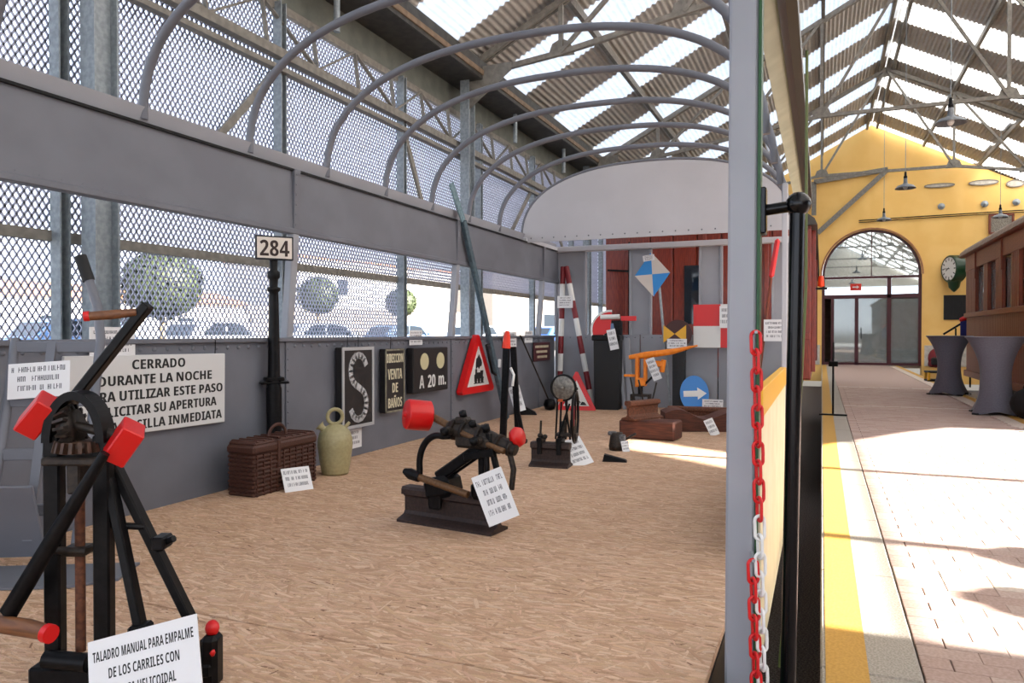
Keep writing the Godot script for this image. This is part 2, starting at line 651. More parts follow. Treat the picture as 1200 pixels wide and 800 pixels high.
func build_roof() -> void:
	var roof := setting("ceiling", "pitched station roof of grey corrugated sheets alternating with translucent white ones")
	# one corrugated sheet of each width, built flat (x along slope, z along track), copied
	var slope := RIDGE - EAVE_L
	var length := slope.length()
	var meshes := {}
	for w in [1.14, 1.43]:
		for rowk in 2:
			var mb := MB.new()
			var l := length / 2 + (0.12 if rowk == 0 else 0.0)
			var steps := roundi(l / 0.0953) * 4
			for i in steps:
				var p := []
				for j in [i, i + 1]:
					var a: float = TAU * j / 4.0
					p.append([l * j / steps, 0.016 * sin(a), Vector3(-0.016 * TAU / 0.0953 * cos(a), 1, 0).normalized()])
				mb.quad4(Vector3(p[0][0], p[0][1], 0), Vector3(p[0][0], p[0][1], w), Vector3(p[1][0], p[1][1], w), Vector3(p[1][0], p[1][1], 0), p[0][2], p[0][2], p[1][2], p[1][2])
			meshes[[w, rowk]] = mb.mesh()
	for side in [-1, 1]:
		var dir := Vector3(slope.x, slope.y, 0).normalized()
		var e := EAVE_L
		if side > 0:
			dir.x = -dir.x
			e = EAVE_R
		var up := Vector3(-dir.y * side, absf(dir.x), 0).normalized()
		up = Vector3(-dir.y, dir.x, 0) if side < 0 else Vector3(dir.y, -dir.x, 0)
		var zax := dir.cross(up)
		for rowk in 2:
			var d := -9.87
			if side > 0:
				d = -10.6 + 0.9 * rowk
			while d < 29.0:
				for kind in 2:
					var w: float = [1.14, 1.43][kind]
					var o := put(meshes[[w, rowk]], "clear_sheet" if kind == 0 else "corrugated_sheet", M.roof_clear if kind == 0 else M.roof_sheet, roof)
					var org := Vector3(e.x, e.y, 0) + dir * (length / 2 * rowk) + up * (0.05 - 0.02 * rowk)
					org.z = -d if zax.z < 0 else -(d + w)
					o.transform = Transform3D(Basis(dir, up, zax), org)
					d += w
	# purlins along the track
	for f in [0.02, 0.235, 0.5, 0.75, 0.975]:
		for side in [-1, 1]:
			var x: float = lerpf(EAVE_L.x if side < 0 else EAVE_R.x, RIDGE.x, f)
			var y: float = lerpf(EAVE_L.y, RIDGE.y, f) - 0.06
			var mb := MB.new()
			mb.bx(P(x, y, 9.5), Vector3(0.07, 0.12, 39))
			part("purlin", mb, M.steel_paint, roof)
	var cap := MB.new()
	cap.bx(P(1.6, 8.53, 9.5), Vector3(0.2, 0.012, 39.2))
	part("ridge_cap", cap, M.roof_clear, roof)
	# box gutter along the left eave
	var gt := MB.new()
	gt.bx(P(-4.75, 4.78, 9.5), Vector3(0.5, 0.03, 39))
	gt.bx(P(-4.5, 4.9, 9.5), Vector3(0.03, 0.26, 39))
	gt.bx(P(-5.0, 4.9, 9.5), Vector3(0.03, 0.26, 39))
	gt.bx(P(-5.25, 4.98, 9.5), Vector3(0.5, 0.03, 39))
	part("gutter", gt, M.gutter, roof)
	var fa := MB.new()
	fa.bx(P(-5.02, 4.62, 9.5), Vector3(0.03, 0.38, 39))
	part("fascia", fa, noisy("fascia_grey", Color(0.36, 0.37, 0.34), Color(0.41, 0.42, 0.385), 0.6, 0.6), roof)
	var lip := MB.new()
	lip.bx(P(-4.475, 4.86, 9.5), Vector3(0.02, 0.07, 39))
	part("gutter_lip", lip, noisy("lip_rust", Color(0.46, 0.38, 0.30), Color(0.54, 0.45, 0.36), 0.7, 1.0), roof)

func build_trusses() -> void:
	for q in [[3.85, "painted steel roof truss spanning over the hooped roof of the grey wagon"], [9.85, "painted steel roof truss just beyond the curved end panel of the wagon"], [16.48, "painted steel roof truss above the covered tables"], [22.74, "painted steel roof truss next to the yellow end wall"]]:
		var d: float = q[0]
		var o := thing("roof_truss", q[1], "truss", P(1.6, 5.0, d), 0.0, "roof trusses spanning the station")
		var top := [[-6.4, 0.0], [-4.97, 0.76], [-3.27, 1.66], [-1.62, 2.53], [0, 3.36]]
		var bot := [[-6.4, -0.1], [-4.97, 0.05], [-3.27, 0.33], [-1.62, 0.58]]
		for s: int in [-1, 1]:
			var r := MB.new()
			r.bar(Vector3(-6.4 * s, 0.0, 0.035), Vector3(0, 3.36, 0.035), 0.05, 0.09)
			r.bar(Vector3(-6.4 * s, 0.0, -0.035), Vector3(0, 3.36, -0.035), 0.05, 0.09)
			part("rafter", r, M.steel_paint, o)
			for i in range(1, 4):
				var p := MB.new()
				p.bar(Vector3(bot[i][0] * -s, bot[i][1], 0), Vector3(top[i][0] * -s, top[i][1], 0), 0.06, 0.06, Vector3.BACK)
				part("post", p, M.steel_paint, o)
				var dg := MB.new()
				dg.bar(Vector3(bot[i][0] * -s, bot[i][1], 0.02), Vector3(top[i + 1][0] * -s, top[i + 1][1], 0.02), 0.055, 0.05, Vector3.BACK)
				part("diagonal", dg, M.steel_paint, o)
				var g := MB.new()
				g.prism(poly([-0.2 , -0.05, 0.2, -0.05, 0.13, 0.14, 0.0, 0.2, -0.13, 0.14]), 0.014, Transform3D(Basis(), Vector3(bot[i][0] * -s, bot[i][1], 0)))
				part("gusset_plate", g, M.steel_paint, o)
				var c := MB.new()
				c.bar(Vector3(bot[i - 1][0] * -s, bot[i - 1][1], 0), Vector3(bot[i][0] * -s, bot[i][1], 0), 0.07, 0.07)
				part("tie_bar", c, M.steel_paint, o)
		var m := MB.new()
		m.bar(Vector3(-1.62, 0.58, 0), Vector3(1.62, 0.58, 0), 0.07, 0.07)
		part("tie_bar", m, M.steel_paint, o)
		var k := MB.new()
		k.prism(poly([-0.3, 3.15, 0.3, 3.15, 0.08, 3.3, -0.08, 3.3]), 0.016)
		part("gusset_plate", k, M.steel_paint, o)

# ------------------------------------------------------------------ mesh wall on the left
func mesh_panel(d0: float, d1: float, y0: float, y1: float, x: float, hw := 0.0088) -> MB:
	var mb := MB.new()
	var cw := 0.052
	var ch := 0.082
	var cols := int((d1 - d0) / (cw / 2))
	var rows := int((y1 - y0) / (ch / 2))
	var vv := PackedVector3Array()
	var nn := PackedVector3Array()
	var tt := PackedVector2Array()
	for c in cols:
		var zc := -(d0 + (c + 0.5) * cw / 2)
		for r in rows:
			var s := 1.0 if (r + c) % 2 else -1.0
			var ya := y0 + r * ch / 2
			var yb := ya + ch / 2
			var za := zc + s * cw / 4
			var zb := zc - s * cw / 4
			var a := Vector3(x, ya, za + hw)
			var b := Vector3(x, ya, za - hw)
			var e := Vector3(x, yb, zb - hw)
			var f := Vector3(x, yb, zb + hw)
			var g := Vector3(x - 0.011, ya, za + hw)
			var h := Vector3(x - 0.011, yb, zb + hw)
			vv.append_array([a, e, b, a, f, e, a, g, h, a, h, f])
			for q in 6:
				nn.append(Vector3.RIGHT)
				tt.append(Vector2.ZERO)
			for q in 6:
				nn.append(Vector3(0, 0, 1))
				tt.append(Vector2.ZERO)
	mb.v = vv
	mb.n = nn
	mb.t = tt
	return mb

func build_mesh_wall() -> void:
	var w := setting("wall_left", "galvanised steel frame wall filled with expanded metal mesh")
	var x := -5.0
	var posts := []
	for i in 13:
		posts.append(1.3 + 2.3 * i)
	for i in posts.size() - 1:
		var a: float = posts[i] + 0.03
		var b: float = posts[i + 1] - 0.0
		stuff("mesh_panel", mesh_panel(a, b, 1.87, 4.36, x), M.mesh_steel, w)
		if b < 8.5:
			stuff("mesh_panel", mesh_panel(a, b, 0.12, 1.84, x, 0.0058), M.mesh_steel, w)
	for d in posts:
		var p := MB.new()
		p.bx(P(x + 0.06, 2.2, d - 0.035), Vector3(0.1, 4.4, 0.012))
		p.bx(P(x + 0.06, 2.2, d + 0.035), Vector3(0.1, 4.4, 0.012))
		p.bx(P(x + 0.02, 2.2, d), Vector3(0.012, 4.4, 0.075))
		part("post", p, M.galvanised, w)
	for d in [-2.2, 3.75, 9.67, 15.6, 21.6]:
		var c := MB.new()
		c.bx(P(x + 0.27, 2.4, d - 0.09), Vector3(0.14, 4.8, 0.016))
		c.bx(P(x + 0.27, 2.4, d + 0.09), Vector3(0.14, 4.8, 0.016))
		c.bx(P(x + 0.27, 2.4, d), Vector3(0.014, 4.8, 0.17))
		part("column", c, M.galvanised, w)
		var b := MB.new()
		b.prism(poly([0, 0, 0.75, 0.55, 0.75, 0.66, 0, 0.66]), 0.02, Transform3D(Basis(), P(x + 0.2, 4.3, d)))
		part("column_bracket", b, M.steel_paint, w)
	var rails := [[1.83, 0.075, 0.05], [3.87, 0.09, 0.09], [3.72, 0.05, 0.08], [4.38, 0.08, 0.06], [2.1, 0.05, 0.03]]
	for k in 4:
		var r: Array = rails[k]
		var mb := MB.new()
		mb.bx(P(x + 0.0 + (0.11 if k in [1, 2] else 0.0), r[0], 10.4), Vector3(r[2], r[1], 39))
		part("rail", mb, M.steel_paint, w)
	# lattice between the two top rails
	var i := 0
	var d := 1.1
	while d < 29:
		var l := MB.new()
		l.bar(P(x + 0.11, 3.9, d), P(x + 0.05, 4.36, d), 0.04, 0.02, Vector3.BACK)
		part("lattice_post", l, M.steel_paint, w)
		var q := MB.new()
		q.bar(P(x + 0.11, 3.9, d + (0.0 if i % 2 else 0.76)), P(x + 0.05, 4.36, d + (0.76 if i % 2 else 0.0)), 0.04, 0.02, Vector3.BACK)
		part("lattice_bar", q, M.steel_paint, w)
		d += 0.76
		i += 1
	# slanting braces on the first bays
	for e in [[4.65, 2.45, 5.8, 3.7], [9.0, 2.2, 8.2, 3.7], [11.2, 2.4, 12.6, 3.7], [14.9, 2.4, 13.6, 3.7]]:
		var br := MB.new()
		br.bar(P(x + 0.1, e[1], e[0]), P(x + 0.1, e[3], e[2]), 0.07, 0.03, Vector3.RIGHT)
		part("brace", br, M.steel_paint, w)
	for dd in [6.5, 11.4, 13.9]:
		var pp := MB.new()
		pp.cyl(P(x + 0.3, 4.3, dd), P(x + 0.3, 4.85, dd), 0.035, 10)
		part("downpipe", pp, M.galvanised, w)

# ------------------------------------------------------------------ yellow end wall with arched door
func build_end_wall() -> void:
	var w := setting("wall_far", "yellow plastered gable wall with an arched glazed doorway")
	var D := 29.2
	var pts := PackedVector2Array()
	# outline with the arched opening taken out along the floor line
	pts.append_array([Vector2(-5.3, -0.6), Vector2(0.0, -0.6), Vector2(0.0, 3.2)])
	for i in range(1, 24):
		var a := PI - PI * i / 24
		pts.append(Vector2(1.6 + 1.6 * cos(a), 3.2 + 1.62 * sin(a)))
	pts.append_array([Vector2(3.2, 3.2), Vector2(3.2, -0.6), Vector2(8.3, -0.6), Vector2(8.3, 4.95), Vector2(1.6, 8.5), Vector2(-5.3, 4.83)])
	var mb := MB.new()
	mb.prism(pts, 0.4, Transform3D(Basis(), P(0, 0, D + 0.2)))
	part("plaster", mb, M.yellow_plaster, w)
	for e in [[-5.3, -0.06], [3.28, 8.3]]:
		var dd := MB.new()
		dd.bx(P((e[0] + e[1]) / 2, 0.36, D - 0.02), Vector3(e[1] - e[0], 0.72, 0.05), 0.01)
		part("dado", dd, M.dado, w)
	var rim := MB.new()
	var ap := []
	for i in 25:
		var a := PI - PI * i / 24
		ap.append(P(1.6 + 1.63 * cos(a), 3.2 + 1.65 * sin(a), D - 0.01))
	for i in 24:
		rim.bar(ap[i], ap[i + 1], 0.05, 0.06, Vector3.BACK)
	part("arch_moulding", rim, noisy("arch_stone", Color(0.62, 0.42, 0.30), Color(0.70, 0.50, 0.36), 0.8, 1.0), w)
	# doorway
	var o := setting("door_1", "arched glazed doorway with maroon frame in the yellow wall")
	var fr := MB.new()
	var z := D + 0.12
	for i in 24:
		fr.bar(P(1.6 + 1.55 * cos(PI * i / 24), 3.2 + 1.57 * sin(PI * i / 24), z), P(1.6 + 1.55 * cos(PI * (i + 1) / 24), 3.2 + 1.57 * sin(PI * (i + 1) / 24), z), 0.08, 0.08, Vector3.BACK)
	fr.bx(P(0.05, 1.6, z), Vector3(0.1, 3.2, 0.08))
	fr.bx(P(3.15, 1.6, z), Vector3(0.1, 3.2, 0.08))
	fr.bx(P(1.6, 3.13, z), Vector3(3.1, 0.09, 0.09))
	fr.bx(P(1.6, 2.45, z), Vector3(3.1, 0.13, 0.09))
	fr.bx(P(2.19, 1.58, z), Vector3(0.13, 3.1, 0.09))
	fr.bx(P(1.62, 3.95, z), Vector3(0.03, 1.6, 0.05))
	part("frame", fr, M.maroon_frame, o)
	for e in [[1.15, 0.12], [0.36, 0.1], [2.95, 0.0]]:
		if e[1] > 0:
			var jm := MB.new()
			jm.bx(P(e[0], 1.2, z), Vector3(e[1], 2.4, 0.07))
			part("door_stile", jm, M.maroon_frame, o)
	var bt := MB.new()
	bt.bx(P(1.6, 0.05, z), Vector3(3.1, 0.08, 0.07))
	part("bottom_rail", bt, M.maroon_frame, o)
	var panes := [[1.6, 3.6, 0.78, 0], [1.15, 2.79, 1.0, 1]]
	var lun := PackedVector2Array()
	for i in 25:
		lun.append(Vector2(1.6 + 1.54 * cos(PI * i / 24), 3.18 + 1.56 * sin(PI * i / 24)))
	var pn := MB.new()
	pn.prism(lun, 0.012, Transform3D(Basis(), P(0, 0, z)))
	part("pane", pn, M.mirror_glass, o)
	for e in [[0.1, 2.12, 2.52, 3.08], [2.26, 3.1, 2.52, 3.08], [0.41, 1.09, 0.1, 2.38], [1.21, 2.12, 0.1, 2.38], [2.26, 3.1, 0.1, 2.38]]:
		var q := MB.new()
		q.bx(P((e[0] + e[1]) / 2, (e[2] + e[3]) / 2, z), Vector3(e[1] - e[0], e[3] - e[2], 0.012))
		part("pane", q, M.mirror_glass if e[2] > 2.0 else M.door_glass, o)
	var hd := MB.new()
	hd.cyl(P(1.3, 0.95, z - 0.07), P(1.3, 1.35, z - 0.07), 0.014, 8)
	part("door_handle", hd, M.black_iron, o)
	# room behind the glass
	var rm := MB.new()
	rm.bx(P(1.6, -0.05, 32.6), Vector3(7, 0.1, 6))
	slab("floor_hall", "tiled floor of the hall behind the glazed door", rm, M.coping_light)
	var rw := MB.new()
	rw.bx(P(1.6, 1.2, 35.7), Vector3(7, 2.8, 0.2))
	rw.bx(P(-1.9, 1.2, 32.6), Vector3(0.2, 2.8, 6))
	rw.bx(P(5.1, 1.2, 32.6), Vector3(0.2, 2.8, 6))
	rw.bx(P(1.6, 2.7, 32.6), Vector3(7.2, 0.2, 6.2))
	slab("wall_hall", "pale plastered walls of the hall behind the glazed door", rw, noisy("hall_wall", Color(0.66, 0.58, 0.48), Color(0.72, 0.64, 0.54), 0.8, 0.6))
	var ex := thing("exit_sign", "small red exit sign on the transom glass of the arched door", "sign", P(1.12, 2.79, z - 0.03))
	var eb := MB.new()
	eb.bx(Vector3.ZERO, Vector3(0.36, 0.24, 0.02), 0.005)
	part("plate", eb, mat("exit_red", Color(0.83, 0.15, 0.07), 0.5), ex)
	var er := MB.new()
	er.prism(poly([-0.11, -0.02, 0.03, -0.02, 0.03, -0.06, 0.11, 0.0, 0.03, 0.06, 0.03, 0.02, -0.11, 0.02]), 0.006, at_z(0.013))
	part("arrow", er, M.white_paint, ex)

# ------------------------------------------------------------------ right-hand wall with the opening that lets the sun in
func build_right_wall() -> void:
	var w := setting("wall_right", "dull plastered side wall with added slanted slot and wide barred opening")
	var X := 8.0
	var t := 0.45
	var pieces := [  # opening head and slanted slot are cut to shape the sun patches
		poly([-10.2, -0.6, 29.4, -0.6, 29.4, 0.9, -10.2, 0.9]),
		poly([-10.2, 0.9, 3.15, 0.9, 3.15, 5.1, -10.2, 5.1]),
		poly([10.4, 0.9, 29.4, 0.9, 29.4, 5.1, 10.4, 5.1]),
		poly([3.15, 3.68, 8.0, 3.68, 8.8, 3.44, 9.7, 3.2, 10.4, 2.95, 10.4, 4.1, 3.15, 4.1]),
		poly([3.15, 4.1, 4.42, 4.1, 5.1, 4.56, 5.2, 4.56, 5.2, 5.1, 3.15, 5.1]),
		poly([5.0, 4.1, 10.4, 4.1, 10.4, 5.1, 5.2, 5.1, 5.2, 4.56, 5.55, 4.56]),
	]
	for p in pieces:
		var mb := MB.new()
		mb.prism(p, 0.06, Transform3D(Basis(Vector3(0, 0, -1), Vector3.UP, Vector3(1, 0, 0)), Vector3(X, 0, 0)))
		part("wall_panel", mb, noisy("dull_plaster", Color(0.40, 0.37, 0.34), Color(0.46, 0.43, 0.40), 0.85, 0.5), w)
	for d in [4.57, 6.85]:
		var m := MB.new()
		m.bx(P(X, 2.3, d), Vector3(0.06, 2.8, 0.11))
		part("mullion", m, M.maroon_frame, w)
	var tr := MB.new()
	tr.bx(P(X, 7.68 * t, 6.7), Vector3(0.03, 0.03, 7.1))
	part("transom", tr, M.maroon_frame, w)
	# cladding closing the roof above the open near end
	var g := MB.new()
	g.prism(poly([-5.3, 5.0, 8.2, 5.0, 1.6, 8.5]), 0.08, Transform3D(Basis(), P(0, 0, -10.0)))
	slab("wall_near", "gable cladding above the open end of the station", g, M.dado)

# ------------------------------------------------------------------ the grey wagon
func hoop_points(d: float, r := 0.0) -> Array:
	var pts := []
	for i in 41:
		var a := PI - PI * i / 40
		var cx := signf(cos(a)) * pow(absf(cos(a)), 2.0 / 2.4)
		var sy := pow(absf(sin(a)), 2.0 / 2.4)
		pts.append(P(-1.52 + (1.27 + r) * cx, 2.1 + (0.665 + r) * sy, d))
	return pts

func rivet_row(mb: MB, a: Vector3, b: Vector3, step: float, nrm: Vector3, r := 0.009) -> void:
	var cnt := int(a.distance_to(b) / step)
	var bs := Basis(Quaternion(Vector3.UP, nrm))
	for i in cnt + 1:
		var p := a.lerp(b, float(i) / maxi(cnt, 1))
		mb.lathe([[r, 0.0], [r * 0.75, r * 0.5], [0.0, r * 0.7]], Transform3D(bs, p), 6)

func build_wagon() -> void:
	var o := thing("museum_wagon", "open grey railway wagon with roof hoops and chipboard floor holding the exhibits", "wagon", Vector3.ZERO)
	# floor boards with seams
	var d := -2.06
	var brd := MB.new()
	brd.bx(Vector3.ZERO, Vector3(2.565, 0.022, 1.216), 0.002)
	var bm := brd.mesh()
	for i in 9:
		var s := 1.216
		if i == 8:
			var last := MB.new()
			last.bx(Vector3.ZERO, Vector3(2.565, 0.022, 0.28), 0.002)
			bm = last.mesh()
			s = 0.28
		var b := put(bm, "floor_board", M.osb, o)
		b.position = P(-1.525, WF - 0.011, d + s / 2)
		d += s + 0.006
	var under := MB.new()
	under.bx(P(-1.52, WF - 0.12, 3.0), Vector3(2.56, 0.19, 10.2))
	part("underframe", under, M.black_iron, o)
	for zz in [0.2, 6.2]:
		for xx in [-2.35, -0.7]:
			var wh := MB.new()
			wh.lathe([[0.0, -0.06], [0.44, -0.06], [0.47, 0.0], [0.44, 0.06], [0.0, 0.06]], Transform3D(Basis(Vector3.BACK, PI / 2), P(xx, -0.38, zz)), 20)
			part("wheel", wh, M.black_iron, o)
	# left side: riveted lower panels, sill, posts, upper band
	var joints := [-0.65, 1.38, 3.41, 5.44, 7.47]
	var edges := [-2.1, -0.65, 1.38, 3.41, 5.44, 7.47, 7.97]
	var riv := MB.new()
	for i in edges.size() - 1:
		var a: float = edges[i]
		var b: float = edges[i + 1]
		var lp := MB.new()
		lp.bx(P(-2.82, (WF + 1.1) / 2, (a + b) / 2), Vector3(0.04, 1.1 - WF, b - a - 0.003), 0.001)
		part("side_panel", lp, M.wagon_grey, o)
		var up := MB.new()
		up.box(Transform3D(Basis(Vector3.BACK, deg_to_rad(1.5)), P(-2.765, 1.895, (a + b) / 2)), Vector3(0.03, 0.35, b - a - 0.003), 0.001)
		part("upper_panel", up, M.wagon_grey, o)
	for j in joints:
		var st := MB.new()
		st.bx(P(-2.797, (WF + 1.1) / 2, j), Vector3(0.012, 1.1 - WF, 0.07), 0.002)
		part("joint_strip", st, M.wagon_grey, o)
		var us := MB.new()
		us.bar(P(-2.752, 1.72, j), P(-2.742, 2.07, j), 0.05, 0.022, Vector3.RIGHT, 0.002)
		part("joint_strip", us, M.wagon_grey, o)
		rivet_row(riv, P(-2.79, WF + 0.05, j - 0.02), P(-2.79, 1.06, j - 0.02), 0.055, Vector3.RIGHT, 0.007)
		rivet_row(riv, P(-2.737, 1.76, j - 0.012), P(-2.73, 2.04, j - 0.012), 0.055, Vector3.RIGHT, 0.006)
		var ps := MB.new()
		ps.bar(P(-2.815, 1.11, j), P(-2.765, 1.73, j), 0.055, 0.05, Vector3.RIGHT, 0.006)
		part("window_post", ps, M.wagon_mid, o)
	for j in [2.4, 4.43]:
		pass
	var sill := MB.new()
	sill.bx(P(-2.815, 1.112, 2.9), Vector3(0.075, 0.024, 10.1), 0.004)
	part("window_sill", sill, M.wagon_grey, o)
	rivet_row(riv, P(-2.8, 1.075, -1.8), P(-2.8, 1.075, 7.9), 0.075, Vector3.RIGHT, 0.012)
	var lip := MB.new()
	lip.bx(P(-2.765, 1.722, 2.9), Vector3(0.055, 0.03, 10.1), 0.004)
	part("band_lip", lip, M.wagon_grey, o)
	rivet_row(riv, P(-2.752, 1.75, -1.8), P(-2.752, 1.75, 7.9), 0.09, Vector3.RIGHT, 0.01)
	var ledge := MB.new()
	ledge.box(Transform3D(Basis(Vector3.BACK, deg_to_rad(-18)), P(-2.79, 2.105, 2.9)), Vector3(0.012, 0.1, 10.1))
	part("eave_ledge", ledge, M.wagon_mid, o)
	var lipd := MB.new()
	lipd.bx(P(-2.752, 2.066, 2.9), Vector3(0.026, 0.012, 10.1))
	part("eave_seam", lipd, M.black_iron, o)
	# roof hoops
	for dd in [-0.25, 0.42, 1.09, 1.77, 2.425, 3.09, 3.75, 4.41, 5.07, 5.725, 6.37]:
		var h := MB.new()
		h.tube(hoop_points(dd), 0.021, 10)
		var hp := part("roof_hoop", h, M.wagon_grey, o)
		var rb := MB.new()
		var hpt := hoop_points(dd, 0.018)
		for i in range(2, 39, 3):
			rb.ball(hpt[i], Vector3(0.006, 0.006, 0.006), 6)
		stuff("bolts", rb, M.wagon_light, hp)
	# roof end panel
	var ep := PackedVector2Array()
	for p in hoop_points(0.0, 0.01):
		ep.append(Vector2(p.x, p.y))
	ep.append(Vector2(-0.24, 2.06))
	ep.append(Vector2(-2.8, 2.06))
	var e := MB.new()
	e.prism(ep, 0.02, Transform3D(Basis(), P(0, 0, 6.98)))
	part("roof_end_panel", e, M.wagon_light, o)
	var et := MB.new()
	et.tube(hoop_points(6.975, 0.012), 0.014, 8)
	part("panel_rim", et, M.wagon_grey, o)
	rivet_row(riv, P(-2.7, 2.1, 6.968), P(-0.3, 2.1, 6.968), 0.12, Vector3.BACK, 0.008)
	# end wall: posts and panels between three openings, lighter grey standing for stronger light
	var E := 7.97
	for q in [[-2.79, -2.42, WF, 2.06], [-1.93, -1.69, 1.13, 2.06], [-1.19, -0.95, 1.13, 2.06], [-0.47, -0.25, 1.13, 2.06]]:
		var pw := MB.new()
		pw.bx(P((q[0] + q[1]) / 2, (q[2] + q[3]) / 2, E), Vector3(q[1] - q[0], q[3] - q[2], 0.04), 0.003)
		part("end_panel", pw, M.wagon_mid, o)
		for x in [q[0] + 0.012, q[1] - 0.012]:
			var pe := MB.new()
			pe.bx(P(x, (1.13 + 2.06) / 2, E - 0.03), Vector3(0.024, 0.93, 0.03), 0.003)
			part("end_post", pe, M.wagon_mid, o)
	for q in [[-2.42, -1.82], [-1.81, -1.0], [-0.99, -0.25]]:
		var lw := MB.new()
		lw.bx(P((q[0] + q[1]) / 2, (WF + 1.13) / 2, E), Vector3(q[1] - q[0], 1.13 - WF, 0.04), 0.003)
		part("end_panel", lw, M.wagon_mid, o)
	rivet_row(riv, P(-2.7, 1.1, E - 0.022), P(-0.3, 1.1, E - 0.022), 0.09, Vector3.BACK, 0.007)
	var bm2 := MB.new()
	bm2.bx(P(-1.52, 2.085, E - 0.03), Vector3(2.56, 0.06, 0.09), 0.006)
	part("end_beam", bm2, M.wagon_light, o)
	var lr := MB.new()
	lr.bx(P(-2.77, 2.085, 7.45), Vector3(0.06, 0.05, 1.0), 0.005)
	part("side_beam", lr, M.wagon_light, o)
	for q in [[-0.27, E - 0.05], [-0.212, 4.9]]:
		var cp := MB.new()
		cp.bx(P(q[0], 1.2, q[1]), Vector3(0.034, 1.75, 0.05), 0.006)
		part("corner_post", cp, M.wagon_light, o)
	stuff("rivets", riv, M.wagon_grey, o)
	# right side: low cream wall with yellow band, door post, eave moulding
	for q in [[2.7, 4.5], [5.7, 7.95]]:
		var cw := MB.new()
		cw.bx(P(-0.205, 0.43, (q[0] + q[1]) / 2), Vector3(0.03, 0.85, q[1] - q[0]), 0.003)
		part("side_board", cw, M.cream_paint, o)
		var yb := MB.new()
		yb.bx(P(-0.203, 0.905, (q[0] + q[1]) / 2), Vector3(0.034, 0.1, q[1] - q[0]), 0.003)
		part("yellow_band", yb, M.yellow_paint, o)
	var dp := MB.new()
	dp.bar(P(-0.184, -0.75, 1.87), P(-0.172, 2.15, 1.87), 0.066, 0.07, Vector3.BACK, 0.006)
	part("door_post", dp, M.wagon_mid, o)
	var ge := MB.new()
	ge.bar(P(-0.146, -0.75, 1.862), P(-0.1345, 2.15, 1.862), 0.007, 0.055, Vector3.BACK)
	part("door_edge", ge, M.green_trim, o)
	var mo := MB.new()
	mo.prism(poly([-0.185, 2.1, -0.125, 2.135, -0.125, 2.2, -0.185, 2.2]), 6.0, Transform3D(Basis(), P(0, 0, 3.2)))
	part("eave_moulding", mo, noisy("moulding_paint", Color(0.62, 0.66, 0.58), Color(0.68, 0.72, 0.64), 0.5, 1.0), o)
	var md := MB.new()
	md.prism(poly([-0.125, 2.12, -0.105, 2.15, -0.072, 2.15, -0.072, 2.21, -0.125, 2.21]), 6.0, Transform3D(Basis(), P(0, 0, 3.2)))
	part("eave_edge", md, M.dark_green, o)
	var hr := MB.new()
	hr.tube([P(-0.086, -0.6, 1.87), P(-0.07, 0.35, 1.87), P(-0.054, 1.43, 1.87)], 0.0175, 12)
	hr.cyl(P(-0.15, 1.44, 1.87), P(-0.05, 1.45, 1.87), 0.0135, 10)
	hr.bx(P(-0.13, 1.44, 1.87), Vector3(0.016, 0.11, 0.05), 0.003)
	hr.ball(P(-0.052, 1.452, 1.87), Vector3(0.029, 0.029, 0.029), 16)
	part("door_handrail", hr, noisy("rail_enamel", Color(0.05, 0.05, 0.055), Color(0.10, 0.10, 0.11), 0.22, 8.0, 0.06, 0.5, 0.12), o)
	var gp := MB.new()
	gp.tube([P(-0.13, 0.0, 2.7), P(-0.08, 0.6, 2.7), P(-0.05, 1.3, 2.7), P(-0.05, 2.1, 2.7)], 0.005, 8)
	part("trim_rod", gp, mat("olive_trim", Color(0.36, 0.40, 0.20), 0.5), o)

